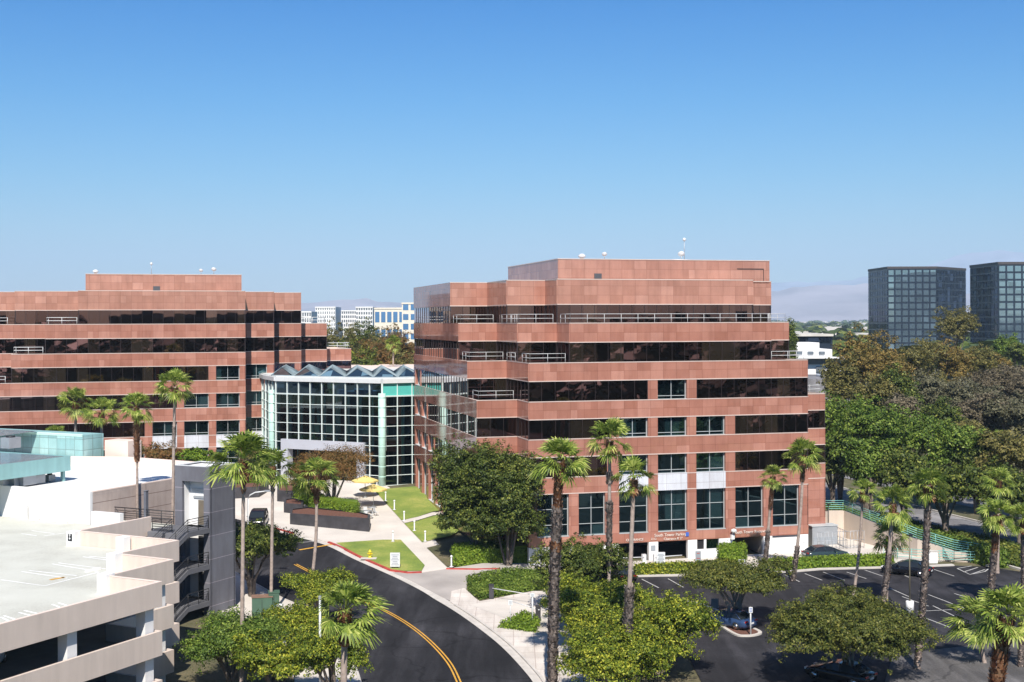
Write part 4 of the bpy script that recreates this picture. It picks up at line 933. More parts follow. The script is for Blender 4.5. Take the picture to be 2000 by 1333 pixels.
# deck standpipe and lamp
t = thing('standpipe', at(184, 1020, 7.5), 'grey standpipe with valve box in the corner of the garage deck', 'standpipe'); p = Vector(t.location)
m = MB()
for dx_ in (-.25, .0, .25): m.tube([p+Vector((dx_, 0, 0)), p+Vector((dx_, 0, 1.5+dx_))], .05)
m.build('pipe', STEEL, t); m = MB(); m.box(p+Vector((0, -.1, .8)), (.35, .25, .45)); m.build('valve_box', SIGNG, t)
t = thing('floodlight', at(158, 1020, 7.5), 'small black twin floodlight by the white wall of the garage deck', 'floodlight'); p = Vector(t.location)
m = MB(); m.tube([p, p+Vector((0, 0, .5))], .04); m.build('bracket', BLACKM, t)
for dx_ in (-.22, .2): m = MB(); m.box(p+Vector((dx_, -.1, .6)), (.38, .25, .22), rot=Matrix.Rotation(R(25), 3, 'X')); m.build('lamp_head', BLACKM, t)

# ------------------------------------------------------------------ vegetation
def mesh_np(name, V, F4, mat, loc, parent=None):
    """quads given as (n,4,3) points"""
    me = bpy.data.meshes.new(name); n = len(V)//4
    me.vertices.add(len(V)); me.vertices.foreach_set('co', np.asarray(V, dtype=np.float32).ravel())
    me.loops.add(4*n); me.loops.foreach_set('vertex_index', np.arange(4*n, dtype=np.int32))
    me.polygons.add(n); me.polygons.foreach_set('loop_start', np.arange(0, 4*n, 4, dtype=np.int32)); me.polygons.foreach_set('loop_total', np.full(n, 4, dtype=np.int32))
    me.materials.append(mat); me.update(calc_edges=True)
    o = bpy.data.objects.new(name, me); COL.objects.link(o)
    if parent: o.parent = parent
    o.location = loc; return o
def leaf_cloud(lobes, n, size, rng, clump=.9, per=26, shell=.55, flat=1., aspect=.55):
    """leaf quads gathered in clumps that fill the outer part of a few uneven lobes"""
    L = np.array(lobes, dtype=float); area = L[:, 3]*L[:, 4]+L[:, 3]*L[:, 5]+L[:, 4]*L[:, 5]; pr = area/area.sum()
    nc = max(6, n//per); k = rng.choice(len(L), nc, p=pr)
    d = rng.normal(size=(nc, 3)); d[:, 2] = np.where(d[:, 2] < -.3, -d[:, 2]*.6, d[:, 2]); d /= np.linalg.norm(d, axis=1)[:, None]
    rr = 1-shell*rng.random(nc)**1.5; rr *= 1+.22*np.sin(d[:, 0]*5+k*2)*np.cos(d[:, 1]*6+k)+rng.normal(size=nc)*.05
    C = L[k, :3]+d*L[k, 3:6]*rr[:, None]
    cs = clump*(.4+.75*rng.random(nc)**1.5)
    per_ = np.maximum(3, (per*(cs/cs.mean())**1.5).astype(int)); idx = np.repeat(np.arange(nc), per_); m = len(idx)
    e = rng.normal(size=(m, 3)); e /= np.linalg.norm(e, axis=1)[:, None]; e *= (rng.random(m)**.45)[:, None]; e[:, 2] *= .62*flat
    P = C[idx]+e*cs[idx][:, None]
    N = e*.9+d[idx]*.7+rng.normal(size=(m, 3))*.55; N[:, 2] += .45; N /= np.linalg.norm(N, axis=1)[:, None]
    T = np.cross(N, rng.normal(size=(m, 3))); T /= np.linalg.norm(T, axis=1)[:, None]+1e-9; B = np.cross(N, T)
    s = size*(.6+.8*rng.random(m))[:, None]; droop = np.zeros((m, 3)); droop[:, 2] = -.15*s[:, 0]
    q = np.stack([P-T*s, P+B*s*aspect, P+T*s+droop, P-B*s*aspect], 1).reshape(-1, 3)
    return q
def broadleaf(name, base, trunk_h, lobes, n, size, mat, label, cat='tree', group=None, seed=1, clump=.9, stems=1, bark=None, tr=.2, per=26, shell=.55, aspect=.55):
    """lobes relative to the base"""
    rng = np.random.default_rng(seed); rd = random.Random(seed)
    if size < .21: size *= .62; n = int(n*2.0)
    else: size *= .74; n = int(n*1.5)
    t = thing(name, base, label, cat, group); base = Vector(base)
    V = leaf_cloud(lobes, n, size, rng, clump, per, shell, aspect=aspect)
    mesh_np('crown', V, None, mat, (0, 0, 0), t)
    m = MB()
    for s in range(stems):
        bx = Vector((rd.uniform(-.3, .3)*(stems > 1), rd.uniform(-.3, .3)*(stems > 1), -.3))
        for li, l in enumerate(lobes[:7]):
            if li % stems != s and stems > 1: continue
            c = Vector(l[:3]); fork = Vector((bx.x+c.x*.12, bx.y+c.y*.12, trunk_h*.75))
            end = Vector((c.x*.85, c.y*.85, c.z+l[5]*.2)); mid = fork.lerp(end, .5)+Vector((rd.uniform(-.3, .3), rd.uniform(-.3, .3), .2))
            m.tube([base+bx, base+bx.lerp(fork, .5)+Vector((rd.uniform(-.08, .08), rd.uniform(-.08, .08), 0)), base+fork, base+mid, base+end], [tr*1.15, tr*.9, tr*.72, tr*.42, tr*.12], 7)
            for q in range(3):
                an = rd.uniform(0, 6.28); tip = end+Vector((math.cos(an)*l[3]*.7, math.sin(an)*l[4]*.7, rd.uniform(-.1, .5)*l[5])); m.tube([base+mid, base+mid.lerp(tip, .6)+Vector((0, 0, .15)), base+tip], [tr*.3, tr*.18, tr*.05], 5)
    m.build('trunk', bark or BARK, t)
    return t
def lobes_for(w, h, th, n, rd, dome=1.):
    """uneven crown of width w and height h standing on a trunk of height th"""
    out = [(0, 0, th+h*.5, w*.3, w*.3, h*.46)]
    for k in range(n):
        a = 6.283*k/n+rd.uniform(-.4, .4); r = w*rd.uniform(.22, .34); zz = th+h*rd.uniform(.32, .72)*dome
        s = w*rd.uniform(.15, .24); out.append((math.cos(a)*r, math.sin(a)*r, zz, s, s, h*rd.uniform(.22, .36)))
    if n >= 12:
        for k in range(8):
            a = .8*k; r = w*.3; s = w*rd.uniform(.16, .22); out.append((math.cos(a)*r, math.sin(a)*r, th+h*rd.uniform(.24, .32), s, s, h*.17))
    return out
def tree_px(name, cx, top, wpx, base, mat, label, n, size, trunk_frac=.35, nl=7, seed=1, depth=None, **k):
    """a tree whose foot stands at the ground point base=(px,py); cx, top, wpx read off the photo give its real size"""
    b = G(*base) if depth is None else gx(((cx-1000)*depth/FOC, depth))
    d = b.y; w_ = wpx*d/FOC; H = CAMH-(top-yh(cx))*d/FOC-b.z; rd = random.Random(seed)
    th = H*trunk_frac; lo = lobes_for(w_, H-th, th, nl, rd)
    sh = (cx-1000)*d/FOC-b.x; lo = [(l[0]+sh, *l[1:]) for l in lo]
    return broadleaf(name, b, th, lo, n, size, mat, label, seed=seed, **k)

tree_px('broadleaf_tree', 920, 864, 150, (905, 1080), LF_DARK, 'dark broad evergreen tree left of the pair against the granite block', 30000, .18, .03, 14, 11, depth=129.5, clump=.7)
tree_px('broadleaf_tree', 990, 866, 155, (985, 1080), LF_DARK, 'dark evergreen tree right of the pair, touching the thick shaggy palm', 30000, .18, .03, 14, 12, depth=128, clump=.7)
tree_px('broadleaf_tree', 495, 1015, 185, (493, 1168), LF_DARK, 'round green tree with visible forked trunk beside the grey stair tower', 15000, .15, .3, 8, 13, clump=.5, stems=2)
tree_px('broadleaf_tree', 450, 1190, 195, (450, 1330), LF_GRN, 'bright green feathery tree at the foot of the garage', 15000, .14, .15, 8, 14, depth=88, clump=.7)
tree_px('broadleaf_tree', 618, 1112, 145, (610, 1260), LF_YEL, 'small yellow green tree behind the street side palm crown', 9000, .13, .25, 6, 15, depth=105, clump=.48)
tree_px('broadleaf_tree', 580, 1185, 185, (590, 1330), LF_YEL, 'yellow green tree between the bright feathery tree and the white lamp pole', 13000, .14, .15, 7, 16, depth=94, clump=.5)
tree_px('broadleaf_tree', 535, 1240, 190, (540, 1400), LF_YEL, 'yellow green bush like tree at the bottom edge right of the tall thin palm trunk', 10000, .14, .1, 7, 17, depth=85, clump=.5)
tree_px('broadleaf_tree', 650, 1222, 165, (660, 1400), LF_YEL, 'low yellow green tree under the big tousled palm by the street', 8000, .13, .15, 6, 18, depth=84, clump=.48)
tree_px('broadleaf_tree', 1140, 1038, 200, (1140, 1210), LF_DARK, 'upright darker leafy tree between the thick palm and the parking lot', 20000, .14, .04, 12, 19, depth=110, clump=.48)
tree_px('broadleaf_tree', 1120, 1115, 140, (1105, 1250), LF_YEL, 'narrow leafy tree directly right of the thick palm trunk', 11000, .14, .05, 8, 39, depth=103, clump=.5)
tree_px('broadleaf_tree', 1170, 1135, 230, (1160, 1330), LF_YEL, 'yellow green tree in the clump right of the thick palm, the left one', 18000, .14, .1, 8, 20, depth=96, clump=.5)
tree_px('broadleaf_tree', 1285, 1160, 225, (1290, 1400), LF_YEL, 'big yellow green tree at the left edge of the parking lot', 20000, .14, .1, 9, 21, depth=90, clump=.52)
tree_px('broadleaf_tree', 1200, 1225, 230, (1190, 1400), LF_YEL, 'yellow green tree at the bottom edge in front of the sidewalk', 16000, .14, .1, 8, 22, depth=84, clump=.5)
tree_px('broadleaf_tree', 1445, 1093, 225, (1432, 1224), LF_LOT, 'umbrella shaped dark tree on the parking lot island with a forked trunk', 19000, .13, .42, 9, 23, clump=.5, stems=2, bark=BARKP)
tree_px('broadleaf_tree', 1650, 1160, 325, (1640, 1400), LF_LOT, 'widest dark spreading tree in the parking lot, at the bottom edge', 40000, .13, .16, 11, 24, depth=88, clump=.52, stems=2, bark=BARKP)
tree_px('maple_tree', 645, 868, 165, (650, 1005), LF_MAPLE, 'reddish green feathery tree in the black planter in front of the atrium', 14000, .13, .3, 8, 25, clump=.7, stems=2, per=16, shell=.75)
tree_px('maple_tree', 605, 905, 90, (610, 985), LF_MAPLE, 'smaller reddish tree at the left of the atrium planter', 4500, .13, .3, 6, 26, clump=.6, per=14, shell=.8)
tree_px('broadleaf_tree', 385, 872, 80, (385, 925), LF_HEDGE, 'light green shrubby tree below the white spandrel panels of the far block', 4500, .2, .1, 6, 27, depth=168, clump=.48)
tree_px('broadleaf_tree', 320, 862, 90, (320, 925), LF_MAPLE, 'olive garden tree left of the light green one below the far block', 4000, .2, .1, 6, 28, depth=170, clump=.7)
tree_px('broadleaf_tree', 245, 858, 80, (245, 905), LF_OLV, 'olive garden tree at the far block seen above the white roof', 3500, .2, .1, 6, 29, depth=169, clump=.7)
tree_px('broadleaf_tree', 500, 870, 75, (500, 925), LF_OLV, 'dark garden tree below the left end of the atrium', 3500, .2, .1, 6, 30, depth=168, clump=.7)
# the bright green street trees and the dark row along the road on the right
row = [(1640, 763, 150, 176, LF_GRN, 'bright green street tree touching the right edge of the granite block'), (1700, 772, 170, 168, LF_GRN, 'bright green street tree second from the granite block'), (1770, 790, 190, 172, LF_GRN, 'broad bright green street tree in the middle of the row'),
       (1845, 822, 150, 166, LF_GRN, 'bright green street tree at the right end of the row'), (1690, 850, 120, 158, LF_GRN, 'lower green street tree behind the small palm beside the retaining wall'), (1625, 860, 80, 172, LF_DARK, 'dark street tree at the granite corner with its trunk on the verge'),
       (1765, 880, 130, 155, LF_DARK, 'dark street tree behind the tall palms over the road'), (1845, 905, 150, 148, LF_DARK, 'dark street tree right of the tallest lot palm'), (1925, 900, 150, 146, LF_DARK, 'dark street tree behind the double palm crowns'),
       (1990, 925, 140, 140, LF_DARK, 'dark street tree at the right edge of the picture above the lot'), (1905, 850, 110, 165, LF_DARK, 'dark tree in the second row between green trees and hillside'), (1975, 835, 130, 160, LF_OLV, 'olive tree at the right edge above the dark row')]
for i, (cx, top, wp, d, mt, lab) in enumerate(row):
    tree_px('street_tree', cx, top, wp, None, mt, lab, 9000 if mt is LF_GRN else 7500, .24, .3, 8, 40+i, depth=d, clump=.95, group='street trees along the road')
# hillside trees
hill = [(1668, 648, 120, 235, LF_RUST, 'tall rusty olive eucalyptus nearest the white low building'), (1722, 640, 130, 240, LF_RUST, 'tall rusty eucalyptus under the left dark tower'), (1790, 655, 130, 250, LF_OLV, 'olive eucalyptus below the right half of the left tower'),
        (1868, 592, 90, 330, LF_OLV, 'lone tall eucalyptus rising between the two dark towers'), (1850, 662, 120, 260, LF_RUST, 'rusty olive tree right of the middle of the hill crest'), (1905, 672, 110, 265, LF_OLV, 'olive tree on the crest below the right dark tower'),
        (1640, 700, 80, 225, LF_OLV, 'dark olive tree low beside the white building'), (1750, 715, 110, 222, LF_DARK, 'dark green tree in the hollow left of the bare earth'), (1700, 730, 90, 215, LF_OLV, 'olive tree above the bright green street trees'),
        (1820, 725, 110, 228, LF_DRY, 'dry grey brown tree above the bare earth patch'), (1890, 735, 110, 225, LF_DRY, 'grey dry tree in the middle of the right slope'), (1955, 705, 120, 240, LF_PURP, 'purplish dry tree under the right dark tower'),
        (2005, 715, 110, 235, LF_PURP, 'purplish dry tree at the right edge of the picture'), (1840, 778, 110, 205, LF_DARK, 'dark bushy tree below the bare earth patch'), (1915, 765, 110, 208, LF_PURP, 'purple brown dry tree left of the far small palm'),
        (1975, 770, 120, 205, LF_DRY, 'grey dry tree at the right edge above the far small palm'), (1880, 815, 100, 190, LF_OLV, 'olive tree directly above the right end of the green row'), (1755, 760, 80, 200, LF_PURP, 'dry brown tree beside the bare earth patch'),
        (1990, 668, 60, 330, LF_DARK, 'slim dark conifer like tree in front of the right tower'), (1965, 655, 50, 340, LF_GRN, 'small pale green tree at the foot of the right tower'), (1930, 690, 90, 280, LF_RUST, 'rusty tree behind the purplish ones'), (1545, 620, 22, 300, LF_DARK, 'small dark tree peeking out at the granite block terrace rail')]
for i, (cx, top, wp, d, mt, lab) in enumerate(hill):
    tree_px('hill_tree', cx, top, wp, None, mt, lab, 6500, .28, .3, 8, 70+i, depth=d, clump=1.1, group='trees on the hillside')
# trees between the far block and the right block
mid = [(668, 622, 90, 300, LF_OLV, 'olive tree right beside the far block terraces'), (700, 618, 90, 310, LF_DARK, 'dark tree with yellow tips below the white apartments'), (690, 650, 90, 262, LF_YEL, 'yellow green tree in the middle of the gap between the blocks'), (745, 632, 100, 290, LF_OLV, 'olive tree under the blue glass offices'),
       (790, 640, 90, 280, LF_MAPLE, 'reddish brown tree touching the mirrored left flank'), (740, 660, 90, 255, LF_MAPLE, 'brownish tree behind the far palm in the gap'), (660, 668, 70, 250, LF_DARK, 'dark tree low beside the far block'), (715, 680, 80, 248, LF_DARK, 'dark low tree above the cream service building'), (790, 685, 90, 250, LF_OLV, 'olive low tree at the mirrored flank above the atrium roof')]
for i, (cx, top, wp, d, mt, lab) in enumerate(mid):
    tree_px('background_tree', cx, top, wp, None, mt, lab, 6500, .26, .25, 8, 110+i, depth=d, clump=1.0, group='trees between the two blocks')

# ---- palms
def fan_leaf(rng, pl, bl, up, az, nseg=15):
    """one fan leaf: petiole then a pleated blade of pointed segments; returns quads"""
    ca, sa = math.cos(az), math.sin(az); hx = np.array([ca, sa, 0.]); z = np.array([0, 0, 1.]); cu, su = math.cos(up), math.sin(up)
    d0 = hx*cu+z*su; sag = .25*(1-su*.6); d1 = d0-z*sag; d1 /= np.linalg.norm(d1); side = np.array([-sa, ca, 0.])
    o = d0*.18; e = o+d0*pl*.5+d1*pl*.5; nrm = np.cross(side, d1); Q = []
    wv = .028; Q.append([o-side*wv, o+side*wv, e+side*wv*.6, e-side*wv*.6])
    pitch = rng.uniform(-.5, .25); roll = rng.uniform(-.5, .5)
    f = d1*math.cos(pitch)+nrm*math.sin(pitch); f /= np.linalg.norm(f); n2 = np.cross(side, f); s2 = side*math.cos(roll)+n2*math.sin(roll); n2 = np.cross(s2, f)
    if n2[2] < 0: n2 = -n2
    span = R(rng.uniform(70, 105)); A_ = np.linspace(-span, span, nseg); half = span/nseg*1.0
    for i, a in enumerate(A_):
        L = bl*(1-.2*(abs(a)/span)**2)*rng.uniform(.88, 1.1)
        def pt(r, an, lift): 
            p = e+(f*math.cos(an)+s2*math.sin(an))*r+n2*lift; p[2] -= .22*(r/bl)**3*bl; return p
        m_ = L*.6
        fold = .05*bl*(1 if i % 2 else -1)*.5; cup = .12*abs(math.sin(a))*bl*.6
        a0, a1_ = a-half, a+half
        Q.append([e, pt(m_, a0, cup*.5-fold), pt(m_*1.05, a, cup*.5+fold), pt(m_, a1_, cup*.5-fold)])
        tip = pt(L, a+rng.uniform(-.04, .04), cup-rng.uniform(0, .16)*bl)
        Q.append([pt(m_, a0, cup*.5-fold), tip-(pt(m_, a1_, 0)-pt(m_, a0, 0))*.12, tip+(pt(m_, a1_, 0)-pt(m_, a0, 0))*.12, pt(m_, a1_, cup*.5-fold)])
    return Q
def palm_crown(seed, r=1., n=20, wind=0.):
    rng = np.random.default_rng(seed); Q = []
    for k in range(n):
        q = (k+.5)/n; up = R(88-122*q**1.1)+rng.uniform(-.22, .22); az = k*2.39996+rng.uniform(-.55, .55)
        Q += fan_leaf(rng, rng.uniform(.7, 1.0)*r*(.55+.5*math.sin(min(1.57, q*2.2))), rng.uniform(.85, 1.12)*r, up, az)
    V = np.array(Q).reshape(-1, 3)
    if wind: V[:, 0] += wind*np.linalg.norm(V, axis=1)**1.6*.14; 
    return V
CROWNS = {}
def crown_mesh(key, *a):
    if key not in CROWNS:
        o = mesh_np('crown', palm_crown(*a), None, PALML, (0, 0, 0)); CROWNS[key] = o.data; bpy.data.objects.remove(o)
    return CROWNS[key]
for i in range(5): crown_mesh(i, 200+i, 1., 30+i)
crown_mesh('windy', 222, 1., 38, 1.0); crown_mesh('big', 223, 1., 36, .2)
def boots(path, rad, s0, s1, rng, dens, size, swell=1.0):
    """old leaf bases standing off the trunk between the two fractions of its length"""
    P = [Vector(p) for p in path]; L = sum((b-a).length for a, b in zip(P[:-1], P[1:])); Q = []
    nb = int(dens*L*(s1-s0))
    for k in range(nb):
        s = s0+(s1-s0)*(k+.5)/nb; i = min(int(s*(len(P)-1)), len(P)-2); c = P[i].lerp(P[i+1], s*(len(P)-1)-i); r_ = rad*swell*rng.uniform(.8, 1.08)
        az = k*2.4+rng.uniform(-.2, .2); h = Vector((math.cos(az), math.sin(az), 0)); t = Vector((-h.y, h.x, 0)); b = c+h*r_*.72
        w_ = size*rng.uniform(.35, .6); tip = b+h*size*rng.uniform(.35, .8)+Vector((0, 0, size*rng.uniform(-.1, 1.1)))
        Q += [b-t*w_-Vector((0, 0, size*.35)), b+t*w_-Vector((0, 0, size*.35)), tip+t*w_*.35, tip-t*w_*.35]
    return np.array([tuple(q) for q in Q])
def palm(cpx, cpy, bpx, bpy_, dia_px, label, kind='grey', key=0, depth=None, tw=.2, rot=0., bend=0., ball=True, group='tall fan palms', shag=None):
    """crown centre pixel and ground pixel (or depth) read off the photo -> real position, height and crown width"""
    b = G(bpx, bpy_) if depth is None else gx(((bpx-1000)*depth/FOC, depth))
    d = b.y; top = atd(cpx, cpy, d); r = dia_px*d/FOC/2/1.68; tw *= .82; shag = [(a_, b_, c_*.74, m_, e_*.8) for a_, b_, c_, m_, e_ in (shag or [])]; top.z -= .35*r
    t = thing('palm_tree', b, label, 'palm', group); rng = random.Random(int(cpx*7+cpy))
    n = 9; path = []
    for i in range(n+1):
        q = i/n; p = Vector((b.x, b.y, b.z-.3)).lerp(top, q); p.x += bend*math.sin(q*math.pi); path.append(p)
    rad = [tw*(1.25 if i == 0 else 1.0-.25*i/n) for i in range(n+1)]
    m = MB(); fine = []; fr_ = []
    for i in range(n):
        for k in range(8):
            q = k/8; fine.append(path[i].lerp(path[i+1], q)); fr_.append((rad[i]*(1-q)+rad[i+1]*q)*(1.05 if k % 2 else .97))
    fine.append(path[-1]); fr_.append(rad[-1]); m.tube(fine, fr_, 9); m.build('trunk', PALMT, t)
    c = bpy.data.objects.new('crown', crown_mesh(key)); COL.objects.link(c); c.parent = t; c.location = top-b; c.scale = (r*rng.uniform(.92, 1.08), r*rng.uniform(.92, 1.08), r*rng.uniform(.92, 1.22)); c.rotation_euler = (rng.uniform(-.16, .16), rng.uniform(-.16, .16), rot if rot or key == 'windy' else rng.uniform(0, 6.28))
    npr = np.random.default_rng(int(cpx))
    H = (top-b).length
    for s0, s1, rr, mt, sz in (shag or []):
        V = boots(path, rr, s0, s1, npr, 95*rr/.25, sz); mesh_np('leaf_bases', V-np.array(b), None, mt, (0, 0, 0), t)
    if ball:
        V = boots(path, tw*1.55, 1-min(.16, 1.15*r/1.9/H*1.1), .995, npr, 210, .2*r/1.1+.08); mesh_np('leaf_bases', V-np.array(b), None, BOOTO, (0, 0, 0), t)
        k = 8; dn = MB()
    # a few dead leaves hanging under the crown
    Q = []
    for j in range(7):
        az = j*.9+rng.uniform(0, .5); cc = np.array(top-b)-np.array([0, 0, .15])
        for q in fan_leaf(npr, .5*r, .5*r, R(-62), az, 7): Q.append([np.array(v)+cc for v in q])
    mesh_np('dead_leaves', np.array(Q).reshape(-1, 3), None, BOOTO, (0, 0, 0), t)
    return t
palm(147, 780, 147, 870, 62, 'short palm in front of the far block, leftmost in the picture', depth=158, key=1, tw=.26)
palm(198, 800, 195, 880, 66, 'short palm standing right of the leftmost palm by the salmon roof screen', depth=150, key=2, tw=.25)
palm(266, 788, 268, 1000, 68, 'palm with a thick rusty collar behind the garage walkway rail', depth=116, key=3, tw=.17, shag=[(.72, .93, .34, BOOTO, .3)])
palm(341, 748, 332, 1000, 72, 'tallest palm on the left, its trunk passing the edge of the stair tower', depth=115, key=4, tw=.2, shag=[(.72, .82, .22, BOOT, .2)])
palm(475, 888, 469, 1333, 112, 'tall slender palm before the bright feathery tree beside the stair tower', depth=87, key='big', tw=.19, shag=[(.86, .93, .22, BOOTO, .22)])
palm(532, 905, 527, 1186, 82, 'palm whose trunk stands at the green utility box', depth=109, key=0, tw=.19, shag=[(.84, .93, .26, BOOT, .24)])
palm(616, 922, 598, 1182, 84, 'leaning palm in front of the reddish tree with old leaves knotted below its crown', depth=112, key=2, tw=.2, bend=.35, shag=[(.80, .90, .36, BOOTO, .28)])
palm(672, 1182, 664, 1333, 128, 'big tousled windblown palm nearest the street curve', depth=71, key='windy', tw=.27, shag=[(.80, .95, .42, BOOTO, .32)])
palm(1092, 892, 1076, 1333, 100, 'palm with the thickest shaggy trunk, in front of the dark evergreen pair', depth=86, key='big', tw=.32, bend=-.1, shag=[(.0, .8, .5, BOOT, .32), (.80, .93, .42, BOOTO, .3), (.62, .66, .6, BOOTO, .34)])
palm(1190, 852, 1187, 1172, 86, 'tall palm with two shaggy rings on its trunk, right of the thick one', depth=108, key=3, tw=.21, shag=[(.30, .66, .36, BOOT, .28), (.76, .82, .4, BOOT, .3), (.60, .66, .42, BOOT, .34)])
palm(1237, 928, 1219, 1333, 82, 'palm with a shaggy middle and smooth top crossing the parking entrances', depth=87, key=1, tw=.22, shag=[(.17, .50, .46, BOOT, .28)])
palm(1509, 926, 1491, 1106, 52, 'slightly leaning palm in front of the receiving entrance', depth=128, key=0, tw=.2, shag=[(.05, .45, .33, BOOT, .26), (.66, .92, .3, BOOTO, .25)])
palm(1568, 884, 1546, 1132, 68, 'leaning palm in front of the garage door at the granite corner', depth=122.5, key=4, tw=.2, bend=.2, shag=[(.02, .3, .34, BOOT, .26), (.80, .93, .3, BOOTO, .26)])
palm(1684, 955, 1664, 1166, 56, 'slim leaning palm nearest the retaining wall', key=2, tw=.17, bend=.15)
palm(1743, 978, 1720, 1192, 74, 'palm whose crown overtops its short twin beside the lamp base', key=3, tw=.24, bend=.1, shag=[(.0, .55, .34, BOOT, .26)])
palm(1736, 1043, 1728, 1172, 66, 'short palm standing against the taller twin beside the lamp base', key=1, tw=.22, shag=[(.35, .92, .34, BOOTO, .28)])
palm(1812, 940, 1788, 1318, 84, 'tallest palm in the parking lot, its shaggy trunk right of the lamp pole', key=4, tw=.25, bend=.12, depth=91.5, shag=[(.0, .92, .34, BOOT, .26)])
palm(1950, 934, 1946, 1180, 62, 'palm whose crown is the upper one of two at the right edge', depth=126, key=0, tw=.22)
palm(1947, 1000, 1930, 1186, 74, 'thick palm whose crown is the lower one of two at the right edge', depth=112, key='big', tw=.3, shag=[(.0, .6, .42, BOOT, .28), (.6, .95, .42, BOOTO, .3)])
palm(1998, 1010, 1998, 1180, 70, 'palm cut by the right edge of the picture', depth=112, key=2, tw=.26, shag=[(.0, .9, .36, BOOT, .26)])
palm(1965, 1188, 1952, 1500, 136, 'big nearest palm with a fat rusty trunk in the lower right corner', depth=64, key='big', tw=.34, bend=-.5, rot=1.2, shag=[(.3, .97, .55, BOOTO, .34)])
palm(1908, 1205, 1922, 1310, 92, 'low palm with drooping fans left of the nearest palm', depth=93, key='windy', tw=.2, rot=2.6, ball=False)
palm(1994, 1210, 1990, 1300, 70, 'palm behind the nearest one with a grey trunk at the right edge', depth=92, key=1, tw=.22, shag=[(.0, .9, .3, BOOT, .25)])
palm(1952, 855, 1950, 905, 38, 'small far palm in front of the olive trees at the right', depth=168, key=3, tw=.2)
palm(768, 668, 766, 716, 34, 'far palm rising among trees between the two blocks', depth=236, key=4, tw=.22)
palm(105, 848, 105, 870, 50, 'palm crown peeking over the teal skylight', depth=150, key=0, tw=.2)

# ---- hedges and planting
def hedge(name, poly, z0, h, n, size, mat, label, cat='hedge', top_bias=.4, seed=5, group=None, wob=.12):
    """clipped hedge: leaf quads over the faces of its volume round an inner body"""
    rng = np.random.default_rng(seed); P = [Vector(p[:2]) for p in poly]; c = sum(P, Vector((0, 0)))/len(P)
    base = gx(c); t = thing(name, base, label, cat, group)
    m = MB(); ins = offset_poly(P, -.12); m.prism(ins, base.z-.3, base.z+h-.12) if z0 is None else m.prism(ins, z0-.2, z0+h-.12)
    m.build('stems', mat, t)
    tri = tessellate_polygon([[Vector((*p, 0)) for p in P]]); ar = [abs((P[b]-P[a]).cross(P[c_]-P[a]))/2 for a, b, c_ in tri]; ta = sum(ar)
    per = sum((P[(i+1) % len(P)]-P[i]).length for i in range(len(P))); sa = per*h; nt_ = int(n*ta/(ta+sa)); pts = []; nr = []
    k = rng.choice(len(tri), nt_, p=np.array(ar)/ta); u, v = rng.random(nt_), rng.random(nt_); f = u+v > 1; u[f], v[f] = 1-u[f], 1-v[f]
    T = np.array([[list(P[i]) for i in tr_] for tr_ in tri]); q = T[k, 0]+(T[k, 1]-T[k, 0])*u[:, None]+(T[k, 2]-T[k, 0])*v[:, None]
    zt = (z0 if z0 is not None else base.z)+h
    if z0 is None: zt = np.array([hgt(a, b) for a, b in q])+h
    pts.append(np.c_[q, zt+rng.normal(size=nt_)*wob]); nr.append(np.tile([0, 0, 1.], (nt_, 1)))
    for i in range(len(P)):
        a, b = P[i], P[(i+1) % len(P)]; L = (b-a).length; ns = max(2, int(n*L*h/(ta+sa))); s = rng.random(ns); d = (b-a)/L
        xy = np.array(a)+np.outer(s*L, np.array(d)); nn_ = np.array([d.y, -d.x]); xy += np.outer(rng.normal(size=ns)*wob, nn_)
        zb = (z0 if z0 is not None else None); zz = (np.array([hgt(x, y) for x, y in xy]) if zb is None else zb)+rng.random(ns)*h
        pts.append(np.c_[xy, zz]); nr.append(np.tile([nn_[0], nn_[1], .2], (ns, 1)))
    Pn = np.concatenate(pts); N = np.concatenate(nr)+rng.normal(size=Pn.shape)*.45; N /= np.linalg.norm(N, axis=1)[:, None]
    Tt = np.cross(N, rng.normal(size=Pn.shape)); Tt /= np.linalg.norm(Tt, axis=1)[:, None]; B = np.cross(N, Tt); s = size*(.6+.8*rng.random(len(Pn)))[:, None]
    V = np.stack([Pn-Tt*s, Pn+B*s*.6, Pn+Tt*s, Pn-B*s*.6], 1).reshape(-1, 3)
    mesh_np('foliage', V-np.array(ORG[t]), None, mat, (0, 0, 0), t); return t
hedge('hedge', gp((882, 1110), (1060, 1103), (1060, 1088), (885, 1092)), None, 1.5, 11000, .1, LF_HEDGE, 'long clipped hedge below the dark evergreen pair', seed=1)
hedge('hedge', gp((1060, 1099), (1195, 1093), (1195, 1082), (1060, 1088)), None, 1.7, 7000, .1, LF_HEDGE, 'clipped hedge against the granite base left of the entrances', seed=2)
hedge('hedge', gp((912, 1136), (918, 1160), (934, 1172), (1045, 1155), (1075, 1145), (1070, 1125), (1000, 1120)), None, .55, 9000, .1, LF_GRN, 'low dark green hedge bed beside the driveway with the black bollard box', seed=3)
hedge('hedge', gp((1238, 1127), (1350, 1123), (1440, 1119), (1440, 1110), (1350, 1114), (1240, 1118)), None, .8, 5500, .12, LF_YEL, 'yellow leafed hedge strip in front of the left parking entrances', seed=4)
hedge('hedge', gp((1490, 1116), (1640, 1110), (1740, 1106), (1740, 1097), (1640, 1101), (1490, 1108)), None, .8, 6000, .12, LF_HEDGE, 'hedge strip between the lot and the garage door', seed=5)
hedge('hedge', [Vector(p[:2]) for p in gp((1403, 1105), (1450, 1105), (1455, 1094), (1404, 1094))], None, 1.75, 4500, .09, LF_HEDGE, 'boxy golden topped shrub at the booth windows', 'shrub', seed=6)
